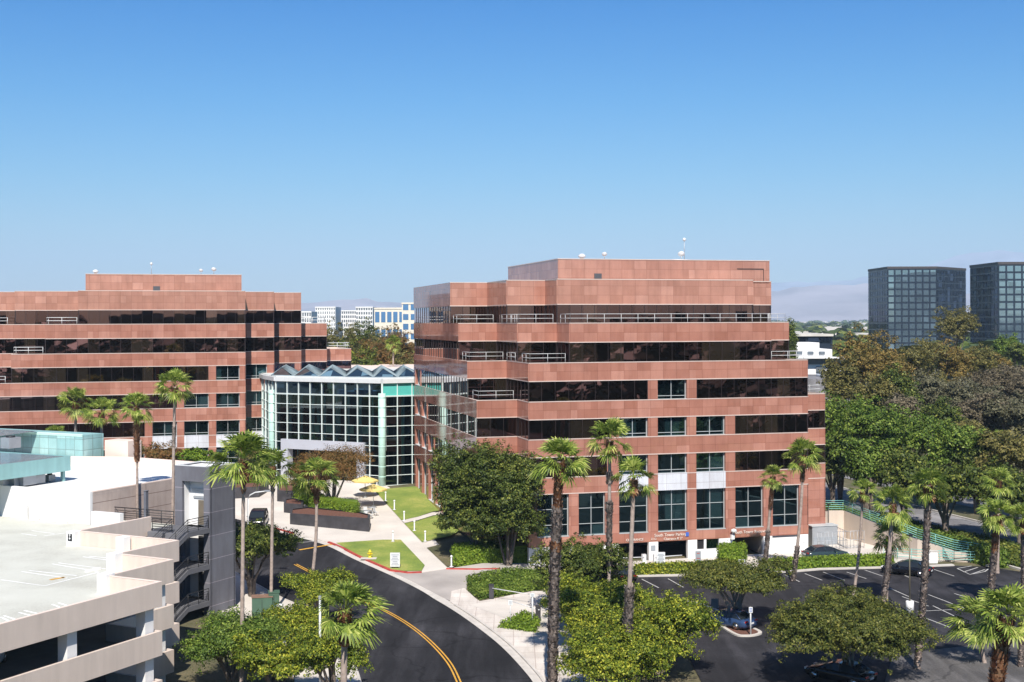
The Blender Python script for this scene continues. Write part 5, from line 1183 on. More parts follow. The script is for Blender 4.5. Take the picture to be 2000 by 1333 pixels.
hedge('hedge', gp((572, 985), (602, 990), (606, 1006), (698, 1024), (700, 1014), (640, 1004), (622, 994), (618, 975), (574, 972)), None, 2.0, 9000, .1, LF_HEDGE, 'clipped hedge wrapping round the reddish trees in the black planter', seed=7)
hedge('hedge', gp((455, 962), (516, 958), (516, 944), (455, 946)), None, 1.5, 4500, .11, LF_HEDGE, 'hedge behind the two slim palms left of the plaza', seed=8)
hedge('hedge', [Vector((40.5, 148)), Vector((48.5, 128.5)), Vector((50, 129)), Vector((43.5, 150)), Vector((40.5, 162)), Vector((38.5, 161.5))], None, 1.8, 12000, .14, LF_GRN, 'green hedge between the teal railed wall and the road', seed=9)
hedge('ground_cover', [Vector((46.5, 134)), Vector((51.5, 129)), Vector((60, 124)), Vector((56, 140)), Vector((48, 158)), Vector((45, 157)), Vector((48, 140))], None, .5, 9000, .15, LF_DARK, 'dark ivy verge under the street trees', 'ground cover', seed=10)
hedge('shrub', gp((690, 1108+(-88)), (704, 1022), (712, 1018), (706, 1010), (694, 1012)), None, .8, 1200, .09, leaf_mat('agave_grey', [(.2, .25, .2), (.35, .42, .36)]), 'grey green succulent shrub at the end of the black planter', 'shrub', seed=11)
hedge('shrub', gp((972, 1230), (1045, 1240), (1050, 1215), (1020, 1205)), None, .5, 2500, .1, LF_HEDGE, 'grass bed at the foot of the thick palm beside the sidewalk', 'shrub', seed=12)
hedge('shrub', gp((1690, 1203), (1720, 1200), (1722, 1192), (1694, 1193)), None, .2, 300, .08, LF_OLV, 'weeds at the foot of the twin palms', 'shrub', seed=13)

# ------------------------------------------------------------------ planters and plaza furniture
def planter(poly, h, label, mulch=True):
    P = [Vector(p[:2]) for p in poly]; z = min(hgt(*p) for p in P); zt = max(hgt(*p) for p in P)+.15+h
    t = thing('planter', (P[0].x, P[0].y, z), label, 'planter', 'black stone planters'); m = MB(); n = len(P); ins = offset_poly(P, -.25)
    m.prism(P, z-.2, zt, 0, caps=False); m.add([(*p, zt) for p in P]+[(*p, zt) for p in ins], [(i, (i+1) % n, n+(i+1) % n, n+i) for i in range(n)], 0)
    m.prism(ins, zt-.2, zt-.12, 0, caps=False); m.build('wall', BLACKST, t)
    m = MB(); m.add([(*p, zt-.1) for p in ins], [tuple(range(n))]); m.build('soil', MULCH, t)
planter(gp((565, 1027), (720, 1042), (722, 1030), (700, 1022), (600, 1008), (566, 1014)), .9, 'long black planter wall under the clipped hedge on the plaza')
planter(gp((553, 1004), (590, 1008), (592, 996), (572, 988), (554, 992)), .8, 'short black planter step left of the hedge')
planter(gp((540, 982), (576, 985), (578, 966), (556, 960), (541, 963)), .9, 'black planter nearest the hedge behind the slim palms')
planter(gp((452, 977), (505, 974), (524, 962), (516, 955), (455, 963)), .9, 'black planter behind the two slim palms')
def umbrella(px, py, lab):
    p = G(px, py, .15); t = thing('patio_umbrella', p, lab, 'umbrella', 'yellow patio umbrellas'); m = MB(); m.tube([p, p+Vector((0, 0, 2.5))], .04); m.lathe(p, [(.3, 0), (.3, .08), (.05, .1)], 10); m.build('pole', STEEL, t)
    m = MB(); n = 8; c = p+Vector((0, 0, 2.75)); R_ = 1.7; P = [c]+[p+Vector((R_*math.cos(i*6.283/n), R_*math.sin(i*6.283/n), 2.15)) for i in range(n)]; D = [q-Vector((0, 0, .18)) for q in P[1:]]
    m.add(P+D, [(0, i+1, (i+1) % n+1) for i in range(n)]+[(i+1, 9+i, 9+(i+1) % n, (i+1) % n+1) for i in range(n)]); m.build('canopy', YUMB, t)
umbrella(712, 972, 'yellow patio umbrella nearer the atrium entrance'); umbrella(728, 990, 'yellow patio umbrella over the tables beside the sloping lawn')
def table(px, py, lab):
    p = G(px, py, .15); t = thing('patio_table', p, lab, 'table', 'patio tables'); m = MB(); m.lathe(p, [(.3, 0), (.05, .05), (.05, .7)], 8); m.build('pedestal', STEEL, t); m = MB(); m.lathe(p, [(.55, .7), (.55, .75)], 12); m.build('table_top', STEEL, t)
table(726, 1003, 'round grey patio table beside the yellow umbrella'); table(717, 1010, 'round grey patio table nearest the succulent')
def chair(px, py, a, lab):
    p = G(px, py, .15); t = thing('patio_chair', p, lab, 'chair', 'patio chairs'); ux = (math.cos(a), math.sin(a)); uy = Vector((-ux[1], ux[0], 0)); m = MB(); m.box(p+Vector((0, 0, .45)), (.45, .45, .05), ux); m.build('seat', WHITEFR, t)
    m = MB(); m.box(p+uy*.22+Vector((0, 0, .72)), (.45, .04, .4), ux); m.build('backrest', WHITEFR, t)
    for i in (-.19, .19):
        for j in (-.19, .19): m = MB(); q_ = p+Vector((ux[0]*i, ux[1]*i, 0))+uy*j; m.tube([q_, q_+Vector((0, 0, .44))], .02, 5); m.build('leg', WHITEFR, t)
chair(713, 1006, .4, 'white patio chair left of the umbrella table'); chair(733, 1008, 2.2, 'white patio chair right of the umbrella table'); chair(712, 1014, 3.5, 'white patio chair nearest the planter'); chair(722, 1014, 5, 'white patio chair at the succulent')
bol = [(752, 979, 'first white bollard light below the atrium'), (769, 996, 'second white bollard light down the sloping walk'), (788, 1018, 'third white bollard light above the garden steps'), (808, 1037, 'fourth white bollard light below the garden steps'), (829, 1058, 'white bollard light at the lower end of the lawn'), (735, 958, 'white bollard light right at the atrium glass'), (880, 1108, 'white bollard light at the left end of the long hedge'), (766, 1058, 'thin grey post at the corner of the hydrant lawn')]
def bollard(px, py, lab, h=1.1):
    p = G(px, py, .2); t = thing('bollard_light', p, lab, 'bollard light', 'bollard lights on the lawn'); m = MB(); m.lathe(p, [(.2, 0), (.2, .06), (.07, .08), (.07, h)], 10); m.build('post', WHITEFR, t); m = MB(); m.lathe(p, [(.09, h-.15), (.11, h-.1), (.11, h+.02), (.05, h+.06)], 10); m.build('lamp_head', LAMPW, t)
for a_ in bol: bollard(*a_)
# hydrant
p = G(721, 1090, .2); t = thing('fire_hydrant', p, 'yellow fire hydrant on a pale pad in the lawn', 'fire hydrant'); m = MB(); m.lathe(p, [(.22, 0), (.22, .06), (.13, .08), (.13, .55), (.18, .57), (.18, .63), (.14, .7), (.05, .78), (.05, .84)], 12); m.build('barrel', HYDY, t)
m = MB(); m.tube([p+Vector((-.26, 0, .42)), p+Vector((.26, 0, .42))], .07, 8); m.tube([p+Vector((0, 0, .42)), p+Vector((0, -.24, .42))], .09, 8); m.build('outlet', HYDY, t)
m = MB(); m.box(p+Vector((-.1, -.3, .01)), (1.6, .8, .06)); m.build('pad', KERB, t)
def panel_sign(px, py, w_, h, lab, lines=6, mat=SIGNW, tilt=0, face=SIGNG, z0=.15, depth=None):
    p = G(px, py, .2) if depth is None else gx(((px-1000)*depth/FOC, depth)); t = thing('sign', p, lab, 'sign'); ux = (math.cos(tilt), math.sin(tilt)); n_ = Vector((ux[1], -ux[0], 0))
    m = MB(); m.box(p+Vector((0, 0, z0+h/2)), (w_, .16, h), ux); m.build('board', mat, t)
    m = MB()
    for i in range(lines): m.box(p+n_*.09+Vector((0, 0, z0+h*(.14+.72*i/max(1, lines-1)))), (w_*(.8-.15*(i % 3)), .02, h*.045), ux)
    m.build('lettering_rows', face, t)
    for s_ in (-.42, .42): m = MB(); m.box(p+Vector((ux[0]*w_*s_, ux[1]*w_*s_, z0/2)), (.06, .06, z0), ux); m.build('leg', STEEL, t)
    return t
panel_sign(770, 1110, .95, 1.35, 'white directory sign with grey lines on the hydrant lawn', 7)
panel_sign(1289, 1107, .85, 1.3, 'white notice board between the two parking entrances', 8)
panel_sign(1362, 1107, .55, 1.4, 'grey board with a red patch right of the second parking entrance', 3, SIGNG, face=SIGNR)
panel_sign(1193, 1108, .95, 1.2, 'faded pink board at the left end of the parking entrances', 4, M('sign_pink', (.7, .5, .45), .6))
def post_sign(px, py, h, bw, bh, lab, mat=SIGNW, cat='sign', r=.04, depth=None, back=SIGNG):
    p = G(px, py, .15) if depth is None else gx(((px-1000)*depth/FOC, depth)); t = thing('sign_post', p, lab, cat); m = MB(); m.tube([p, p+Vector((0, 0, h))], r, 8); m.build('post', WHITEFR, t)
    m = MB(); m.box(p+Vector((0, -r-.02, h-bh/2)), (bw, .03, bh)); b = m.build('plate', mat, t); m = MB()
    for i in range(3): m.box(p+Vector((0, -r-.042, h-bh*(.25+.25*i))), (bw*.7, .012, bh*.08))
    m.build('lettering_rows', back, b); return t
post_sign(995, 1222, 2.1, .32, .42, 'white street sign on a thin post by the sidewalk ramp')
post_sign(1394, 1209, 1.7, .62, .8, 'square sign seen at the left of the parking island tree', mat=SIGNG)
post_sign(1464, 1240, 2.2, .3, .45, 'white sign on a tall post at the tip of the parking island', back=SIGNB, r=.06)
post_sign(1038, 1218, 2.5, .35, .3, 'white post with a bracket beside the black gate box', r=.07)
# barrier gate boxes and arms
def gatebox(px, py, lab, arm=None):
    p = G(px, py, .2); t = thing('barrier_gate', p, lab, 'barrier gate', 'barrier gates of the drive'); m = MB(); m.box(p+Vector((0, 0, .6)), (.42, .42, 1.2)); m.box(p+Vector((0, 0, 1.23)), (.48, .48, .06)); m.build('cabinet', BLACKST, t)
    if arm: m = MB(); m.tube([p+Vector((.1, -.25, .95)), p+Vector(arm)], [.05, .03], 5); m.build('arm', WHITEFR, t)
gatebox(958, 1169, 'black barrier box in the hedge bed with a white raised arm', (3.6, -2.3, .8)); gatebox(1049, 1213, 'black barrier box beside the thick palm trunk', (-2.4, 2.0, 1.25))
for px_, dr_, lab_ in ((1256, -1, 'white barrier post with an arm across the left parking entrance'), (1278, 1, 'white barrier post with an arm across the right parking entrance')):
    p = G(px_, 1104, .1); t = thing('barrier_gate', p, lab_, 'barrier gate', 'barrier gates at the parking entrances'); m = MB(); m.box(p+Vector((0, 0, .55)), (.4, .4, 1.1), U); m.build('cabinet', WHITEFR, t)
    m = MB(); m.tube([p+Vector((0, -.25, .85)), p+Vector((dr_*2.9*U.x, dr_*2.9*U.y-.25, .9))], .05, 5); m.build('arm', WHITEFR, t)
# street lamps
p = G(488, 1065, .15); p = gx((-27.2, 128)); 
def lamp(px, py_base, toppy, lab, depth=None, arm=None, r=.09):
    p = gx(((px-1000)*depth/FOC, depth)); top = atd(px, toppy, depth); t = thing('street_lamp', p, lab, 'street lamp'); m = MB(); h = top.z-p.z
    pts = [p, Vector((p.x, p.y, top.z-.6)) if arm else top]
    if arm: pts += [Vector((p.x+arm*.12, p.y, top.z-.25)), Vector((p.x+arm*.4, p.y, top.z-.02)), Vector((p.x+arm, p.y, top.z+.1))]
    m.tube(pts, [r]+[r*.7]*(len(pts)-1), 8); m.build('pole', WHITEFR, t); e = pts[-1]
    m = MB(); m.box(e+Vector((.2 if arm else 0, 0, .02)), (.7, .28, .14) if arm else (.16, .16, .2)); m.build('lamp_head', STEEL, t)
lamp(483, 1100, 962, 'white street lamp with a curved arm right of the stair tower', 118, 1.7)
lamp(623, 1400, 1168, 'white lamp pole in front of the yellow green trees', 84, None, .1)
p = gx((31.5, 102)); p = G(1775, 1198, .05); t = thing('lot_lamp', p, 'dark lamp pole on a white round concrete base in the parking lot', 'street lamp'); m = MB(); m.lathe(p, [(.34, 0), (.34, 1.0), (.3, 1.04)], 16); m.build('base', WHITEW, t)
m = MB(); m.tube([p+Vector((0, 0, 1)), p+Vector((0, 0, 6.6))], [.07, .05], 8); m.build('pole', M('pole_brown', (.16, .14, .09), .5), t); m = MB(); m.box(p+Vector((0, 0, 6.65)), (.5, .25, .1)); m.build('lamp_head', BLACKM, t)
# utility boxes
for px_, py_, s_, lab_ in ((510, 1202, (1.7, 1.1, 1.6), 'green utility cabinet with a rusty lid beside the palm trunk'), (533, 1200, (.9, 1.0, 1.9), 'taller green utility cabinet right of the palm trunk')):
    p = G(px_, py_, .1); t = thing('utility_box', p, lab_, 'utility box', 'green utility boxes'); m = MB(); m.box(p+Vector((0, 0, s_[2]/2)), s_, (.97, .2)); m.build('cabinet', GREENBOX, t, bevel=.03)
    m = MB(); m.box(p+Vector((0, 0, s_[2]+.03)), (s_[0]+.08, s_[1]+.08, .06), (.97, .2)); m.build('lid', M('lid', (.22, .13, .09), .8) if s_[0] > 1 else GREENBOX, t)
    m = MB(); m.box(p+Vector((.1, -s_[1]/2-.01, s_[2]*.5)), (.03, .03, s_[2]*.8), (.97, .2)); m.build('handle', BLACKM, t)
p = G(545, 1203, .1); t = thing('meter_box', p, 'small white meter box beside the green cabinets', 'utility box'); m = MB(); m.box(p+Vector((0, 0, .5)), (.5, .4, 1.0)); m.build('casing', WHITEFR, t, bevel=.05); m = MB(); m.box(p+Vector((0, -.21, .7)), (.3, .02, .3)); m.build('hatch', SIGNG, t)

# ------------------------------------------------------------------ cars
def car(loc, ang, paint, label, kind='sedan', wheels=True, group=None):
    """length along local x; loc on the ground under the middle"""
    L, Wd, H = (4.75, 1.86, 1.42) if kind == 'sedan' else (4.9, 1.98, 1.82); loc = Vector(loc)
    t = thing('parked_car', loc, label, 'car', group); t.rotation_euler = (0, 0, ang); ORG[t] = Vector((0, 0, 0))
    if kind == 'sedan': st = [(-.5, .42, .74, .80), (-.48, .30, .86, .92), (-.40, .22, .93, .97), (-.25, .2, .95, 1), (0, .2, .93, 1), (.2, .2, .92, 1), (.33, .2, .86, .98), (.44, .24, .76, .93), (.49, .32, .66, .84), (.5, .42, .58, .76)]
    else: st = [(-.5, .45, 1.0, .86), (-.49, .3, 1.08, .94), (-.3, .24, 1.08, 1), (0, .24, 1.06, 1), (.22, .24, 1.06, 1), (.36, .24, 1.0, .98), (.46, .28, .95, .93), (.5, .42, .8, .84)]
    P = []; F = []
    for x, zl, zh, wf in st:
        w_ = Wd/2*wf; P += [(x*L, y, z) for y, z in ((-w_*.9, zl), (-w_, zl+.18), (-w_*1.0, (zl+zh)/2+.05), (-w_*.94, zh-.05), (-w_*.8, zh), (w_*.8, zh), (w_*.94, zh-.05), (w_, (zl+zh)/2+.05), (w_, zl+.18), (w_*.9, zl))]
    n = 10
    for i in range(len(st)-1):
        for k in range(n): F.append((i*n+k, (i+1)*n+k, (i+1)*n+(k+1) % n, i*n+(k+1) % n))
    F += [tuple(range(n)), tuple(reversed([(len(st)-1)*n+k for k in range(n)]))]
    m = MB(); m.add(P, F, 0, True); body = m.build('body', paint, t)
    if kind == 'sedan': g = [(-.40, .96, .80), (-.26, 1.33, .68), (-.12, 1.40, .66), (.02, 1.38, .66), (.13, 1.25, .70), (.27, .93, .82)]
    else: g = [(-.48, 1.1, .84), (-.43, 1.68, .74), (-.2, 1.76, .74), (.02, 1.74, .74), (.1, 1.62, .76), (.2, 1.1, .84)]
    zb = .9 if kind == 'sedan' else 1.05; P = []; F = []
    for x, zt, wf in g: w_ = Wd/2; P += [(x*L, -w_*.88, zb), (x*L, -w_*wf, zt), (x*L, w_*wf, zt), (x*L, w_*.88, zb)]
    for i in range(len(g)-1):
        for k in range(3): F.append((4*i+k, 4*i+4+k, 4*i+5+k, 4*i+k+1))
    F += [(0, 1, 2, 3), tuple(4*(len(g)-1)+k for k in (3, 2, 1, 0))]
    m = MB(); m.add(P, F); m.build('windows', CARGL, t, bevel=.03)
    m = MB(); r = g[1:-1]; P = []
    for x, zt, wf in r: P += [(x*L, -Wd/2*wf*1.02, zt+.015), (x*L, Wd/2*wf*1.02, zt+.015)]
    m.add(P, [(2*i, 2*i+2, 2*i+3, 2*i+1) for i in range(len(r)-1)], 0, True)
    for s_ in (-1, 1):
        for a_, b_ in ((0, 1), (len(g)-2, len(g)-1)):
            pa = Vector((g[a_][0]*L, s_*Wd/2*(.88 if a_ == 0 else g[a_][2])*1.01, zb if a_ == 0 else g[a_][1])); pb = Vector((g[b_][0]*L, s_*Wd/2*(.88 if b_ == len(g)-1 else g[b_][2])*1.01, zb if b_ == len(g)-1 else g[b_][1])); m.tube([pa, pb], .04, 5)
        m.tube([(-.08*L, s_*Wd/2*.9, zb), (-.08*L, s_*Wd/2*.67 if kind == 'sedan' else s_*Wd/2*.75, g[2][1])], .035, 5)
    m.build('roof', paint, t)
    if wheels:
        for x in (-.3, .32):
            for s_ in (-1, 1):
                c = Vector((x*L, s_*(Wd/2-.11), .34)); m = MB(); m.tube([c-Vector((0, .11, 0)), c+Vector((0, .11, 0))], .34, 16); wh = m.build('wheel', TYRE, t)
                m = MB(); m.tube([c+Vector((0, s_*.10, 0)), c+Vector((0, s_*.125, 0))], .22, 12); m.build('rim', CHROME, wh)
        for s_ in (-1, 1):
            m = MB(); m.box((.475*L, s_*Wd*.34, .68 if kind == 'sedan' else .82), (.12, .36, .13)); m.build('headlight', LAMPW, t)
            m = MB(); m.box((-.492*L, s_*Wd*.34, .8 if kind == 'sedan' else 1.0), (.06, .38, .13)); m.build('tail_light', REDL, t)
            m = MB(); m.box((.14*L, s_*Wd*.53, .98 if kind == 'sedan' else 1.15), (.14, .2, .13)); m.build('mirror', paint, t)
        m = MB(); m.box((-.503*L, 0, .62), (.02, .5, .14)); m.build('number_plate', WHITEFR, t)
    t.location = loc; return t
pg = G(1780, 1126, .05); car((pg.x-.2, pg.y+.9, .05), math.atan2(2.1, -3.2), BLKPAINT, 'glossy black sedan parked at the back kerb of the lot')
pg = G(499, 1030, .15); car((pg.x, pg.y+1.0, pg.z), R(-86), BLKPAINT, 'black off road car facing us on the plaza left of the planters', 'suv')
DKTEAL = M('dark_teal_paint', (.03, .05, .055), .15); WCAR = M('white_car_paint', (.75, .75, .75), .2, .03); SCAR = M('silver_car_paint', (.35, .37, .4), .2, .05)
car((32.6, 133.6, .1), math.atan2(.255, .967), DKTEAL, 'dark grey green car behind the hedge strip at the granite corner')
car((10.2, 123.2, .05), 1.9, BLKPAINT, 'dark car parked behind the shaggy middle of the palm at the parking entrances')
car((17.6, 104.6, .05), 2.3, M('blue_paint', (.03, .06, .14), .2), 'dark blue car in the shade of the umbrella shaped tree', )
car((22.6, 88.5, .05), 2.4, BLKPAINT, 'dark car in the shade under the widest lot tree')
for i, (x, y, a, mt, lab) in enumerate(((-31.5, 76, .5, WCAR, 'white car inside the garage near the saw-tooth corner'), (-35.5, 69, .5, SCAR, 'silver car inside the dark garage level'), (-37.5, 63.5, .5, M('red_paint', (.35, .03, .03), .2), 'red car inside the dark garage level'))):
    car((x, y, 4.42), a+1.2, mt, lab, group='cars inside the garage')

# ------------------------------------------------------------------ right side: retaining wall, teal rails, transformer yard
def zs(px, py, d): return CAMH-(py-yh(px))*d/FOC
wl = [Vector((35.4, 146.5)), Vector((37.9, 146.5)), Vector((42.5, 134.5)), Vector((45.6, 132.2)), Vector((48.3, 131.8))]
wz = [3.2, 3.2, 1.9, 1.1, .7]
t = thing('retaining_wall', (42, 138, 0), 'cream retaining wall stepping down from the granite corner to the lot', 'wall')
m = MB()
for i in range(len(wl)-1):
    a_, b_ = wl[i], wl[i+1]; d = (b_-a_).normalized(); n_ = Vector((-d.y, d.x))*.3; z0_, z1_ = wz[i], wz[i+1]
    P = [(*a_, -.5), (*b_, -.5), (*(b_+n_), -.5), (*(a_+n_), -.5), (*a_, z0_), (*b_, z1_), (*(b_+n_), z1_), (*(a_+n_), z0_)]
    m.add(P, [(3, 2, 1, 0), (4, 5, 6, 7), (0, 1, 5, 4), (1, 2, 6, 5), (2, 3, 7, 6), (3, 0, 4, 7)])
m.build('wall', CREAM, t)
rp = [Vector((*(wl[i]), wz[i])) for i in range(5)]
hr = thing('railing', (42, 138, 2), 'teal railing running along the top of the cream retaining wall', 'railing')
railing(hr, [rp], h=1.15, mat=TEALRAIL, bars=(1, .8, .6, .4, .2), post=1.7, r=.035, name='bars')
hr = thing('railing', (45, 134, 0), 'pale teal railing on the low ramp behind the black sedan', 'railing')
railing(hr, [[Vector((38.8, 133.9, .1)), Vector((45.3, 131.4, .1)), Vector((48.6, 131.2, .1))], [Vector((45.2, 131.5, .1)), Vector((43.6, 135.5, .6))]], h=1.1, mat=TEALRAIL, bars=(1, .75, .5, .25), post=1.5, r=.035, name='bars')
railing(thing('railing', (20, 130, 0), 'white low fence in front of the golden topped shrub', 'railing'), [gp((1430, 1108), (1453, 1107))], h=.7, bars=(1, .5), post=.8, r=.035, name='bars')
m = MB(); p = G(1835, 1102); pw = thing('pilaster', p, 'short white pillar at the end of the ramp railing behind the sedan', 'pillar'); m.box(p+Vector((-.6, .6, .6)), (.9, .5, 1.2)); m.build('shaft', WHITEW, pw); m = MB(); m.box(p+Vector((-.6, .6, 1.23)), (1.0, .6, .07)); m.build('cap', KERB, pw)
yard = thing('transformer', (34.7, 141.5, 0), 'light grey transformer cabinet behind the wire cage at the granite corner', 'transformer')
m = MB(); m.box((34.4, 142.4, 1.1), (3.1, 1.4, 2.2), U); m.build('cabinet', STEEL, yard, bevel=.04)
m = MB(); m.box((34.4, 142.4, 2.24), (3.25, 1.55, .08), U); m.build('lid', M('lid_grey', (.5, .52, .52), .5), yard)
m = MB()
for k in range(4): c = Vector((34.4, 142.4, .6))+Vector((U.x*(k-1.5)*.75, U.y*(k-1.5)*.75, 0))-Vector((V_.x*.72, V_.y*.72, 0)); m.box(c, (.6, .04, .8), U)
m.build('louvre', SIGNG, yard)
cage = thing('cage_fence', (35, 139, 0), 'grey steel cage fence around the transformer', 'fence')
railing(cage, [[Vector((33.0, 138.6, .1)), Vector((36.4, 139.4, .1)), Vector((38.4, 139.9, .1))], [Vector((36.4, 139.4, .1)), Vector((36.0, 142.5, .1))]], h=1.9, mat=STEEL, bars=(1, .5, .08), post=.42, r=.028, name='bars')
p = Vector((35.2, 146.2, 0)); t = thing('wall_lamp', (35.7, 146.2, 1), 'thin dark post lamp against the cream wall beside the granite corner', 'street lamp'); m = MB(); m.tube([(36.0, 145.9, 0), (36.0, 145.9, 4.0)], .05, 6); m.build('pole', BLACKM, t); m = MB(); m.box((36.0, 145.8, 4.05), (.4, .2, .12)); m.build('lamp_head', BLACKM, t)

# ------------------------------------------------------------------ far buildings
TOWG = glass_mat('tower_glass', (.44, .58, .68), pane=4, ph=4, jit=.004, rough=.03, dark=(.09, .13, .16), mixd=.55, tilt=.3, blind=1.3)  # sky reflection partly put into the panes as a pale diffuse colour
TOWW = M('tower_wall', (.012, .02, .036), .35, .1, .05, spec=.6)
TOWD = glass_mat('tower_dark_glass', (.03, .05, .085), pane=4, ph=4, jit=.01, rough=.05, dark=(.008, .012, .02), mixd=.4, tilt=.4)
def tower(x0, y0, w_, dep, htop, nf, nc, ang, label, chamfer=None):
    fr = Frame(x0, y0, Vector((math.cos(ang), math.sin(ang)))); t = thing('office_tower', (*fr.p(w_/2, dep/2), 0), label, 'office tower', None)
    P = [fr.p(0, 0), fr.p(w_, 0), fr.p(w_, dep), fr.p(0, dep)]
    if chamfer: P = [fr.p(0, 0), fr.p(w_, 0), fr.p(w_+chamfer[0], chamfer[1]), fr.p(w_+chamfer[2], dep), fr.p(0, dep)]
    m = MB(); m.prism(P, -5, htop); m.build('wall', TOWW, t)
    m = MB(); m.prism(offset_poly(P, .25), htop-1.2, htop+.1); m.build('coping', M('tower_coping', (.06, .05, .05), .6), t)
    fh = (htop-1.5)/nf
    for f in range(nf):
        m = MB(); z = htop-1.5-fh*(f+1)
        for c in range(nc):
            u0 = w_*(c+.12)/nc; u1 = w_*(c+.88)/nc; a_, b_ = fr.p(u0, -.12), fr.p(u1, -.12); m.quad((*a_, z+fh*.14), (*b_, z+fh*.14), (*b_, z+fh*.88), (*a_, z+fh*.88))
        m.build('window_band', TOWG, t)
        for e in range(1, len(P)) if chamfer else (3,):
            a_, b_ = P[e], P[(e+1) % len(P)]; d = (b_-a_); L = d.length; d = d/L; n_ = Vector((d.y, -d.x))*.15; k = max(2, int(L/4.5)); m = MB()
            for c in range(k):
                q0, q1 = a_+d*(L*(c+.08)/k)+n_, a_+d*(L*(c+.92)/k)+n_; m.quad((*q0, z+fh*.1), (*q1, z+fh*.1), (*q1, z+fh*.9), (*q0, z+fh*.9))
            m.build('window_band', TOWD, t)  # same glass, darkened in colour where less sky is mirrored
def X(px, d): return (px-1000)*d/FOC
tower(X(1734, 738), 738, 28.2, 40, 55.7, 14, 7, 0, 'dark glass office tower with a light window grid, seen whole beyond the eucalyptus', (27.5, 30, 27.5))
tower(X(1950, 650), 650, 44, 40, 54.2, 14, 11, 0, 'dark glass office tower cut by the right edge of the picture')
m = MB()
WHB = M('white_building', (.78, .77, .75), .8, .03, .1)
def block(name, px0, px1, ytop, d, dep, zb, label, rows_, cols, wmat, wall=WHB, frac=.6, sill=.25):
    x0, x1 = X(px0, d), X(px1, d); zt = CAMH-(ytop-yh(px0))*d/FOC; t = thing(name, ((x0+x1)/2, d+dep/2, zb), label, 'building')
    m = MB(); m.prism([Vector((x0, d)), Vector((x1, d)), Vector((x1, d+dep)), Vector((x0, d+dep))], zb-3, zt); m.build('wall', wall, t)
    m = MB(); m.prism([Vector((x0-.2, d-.3)), Vector((x1+.2, d-.3)), Vector((x1+.2, d+1)), Vector((x0-.2, d+1))], zt-.7, zt+.2); m.build('parapet', wall, t)
    fh = (zt-zb)/rows_
    for r in range(rows_):
        m = MB()
        for c in range(cols):
            w_ = (x1-x0)/cols; a_ = x0+w_*(c+(1-frac)/2); b_ = x0+w_*(c+(1+frac)/2); z = zb+fh*r; m.box(((a_+b_)/2, d-.02, z+fh*(sill+.3)), (b_-a_, .2, fh*.6))
        m.build('window_band', wmat, t)
    return t
DKW = M('far_window', (.12, .14, .16), .25); BLW = M('far_blue_glass', (.08, .2, .38), .1, .3, .02)
block('apartment_building', 616, 655, 600, 900, 30, 2, 'white apartment block with a slatted top, left in the gap between the blocks', 12, 9, DKW, frac=.4)
block('apartment_building', 650, 700, 607, 940, 30, 2, 'long white balconied building between the slatted block and the taller wing', 10, 12, DKW, frac=.65)
block('apartment_building', 695, 728, 600, 910, 30, 2, 'white balconied wing left of the blue glass offices', 11, 7, DKW, frac=.6)
block('office_building', 731, 790, 602, 760, 30, 2, 'cream office building with tall blue glass bays', 3, 5, BLW, M('cream_far', (.75, .68, .56), .8), frac=.72, sill=.18)
block('office_building', 785, 830, 592, 745, 30, 2, 'taller cream wing of the blue glass offices beside the mirrored flank', 6, 3, BLW, M('cream_far2', (.75, .68, .56), .8), frac=.7)
block('office_building', 585, 608, 609, 800, 25, 2, 'small grey building peeking out left of the white apartments', 8, 5, DKW)
# white low office building and dark roofed one right of the granite block
wb = thing('office_building', (X(1590, 330), 345, 0), 'low white office building with stepped bright roofs', 'building')
def bx_(px0, px1, yt, yb, d, dep, mat, nm, par):
    x0, x1 = X(px0, d), X(px1, d); m = MB(); m.prism([Vector((x0, d)), Vector((x1, d)), Vector((x1, d+dep)), Vector((x0, d+dep))], CAMH-(yb-yh(px0))*d/FOC, CAMH-(yt-yh(px0))*d/FOC); return m.build(nm, mat, par)
bx_(1530, 1650, 700, 760, 320, 25, WHB, 'wall', wb); bx_(1528, 1625, 683, 700, 328, 18, WHB, 'wall', wb); bx_(1525, 1600, 670, 683, 338, 12, WHB, 'wall', wb)
g_ = bx_(1540, 1640, 702, 712, 319.7, .2, DKW, 'window_band', wb)
for i in range(3): bx_(1555+22*i, 1567+22*i, 687, 693, 327.7, .2, DKW, 'window', wb)
for i in range(4): bx_(1553+6*i, 1556+6*i, 717, 732, 319.6, .3, DKW, 'window', wb)
bx_(1594, 1607, 716, 727, 319.6, .3, DKW, 'window', wb); bx_(1524, 1652, 698.5, 701, 317.5, 4, WHB, 'canopy', wb)
db = thing('office_building', (X(1590, 400), 410, 0), 'dark glazed building with a flat pale roof behind the white one', 'building')
bx_(1528, 1626, 657, 690, 400, 30, TOWW, 'wall', db); bx_(1526, 1628, 653, 657.5, 399, 32, ROOF, 'roof', db)
for i in range(4):
    bx_(1530+24*i, 1551+24*i, 659, 668, 399.5, .3, TOWD, 'window', db)
for i, (px_, mt) in enumerate(((1606, WCAR), (1615, SCAR), (1624, WCAR), (1633, BLKPAINT), (1641, SCAR))):
    c_ = car((X(px_, 300), 300, 0.5+CAMH-(738-yh(px_))*300/FOC-.5), 1.7, mt, ('white car, leftmost of the far row below the white building', 'silver car second in the far row below the white building', 'white car in the middle of the far row', 'black car fourth in the far row', 'silver car at the right end of the far row')[i], wheels=False, group='cars below the white building')
m = MB(); x0 = X(1600, 300); zc = CAMH-(738-628)*300/FOC; m.prism([Vector((X(1560, 290), 288)), Vector((X(1660, 290), 288)), Vector((X(1660, 290), 312)), Vector((X(1560, 290), 312))], -2, zc-.01); o = m.build('terrace', ROADM); tag(o, 'paved terrace below the white office building', kind='structure')
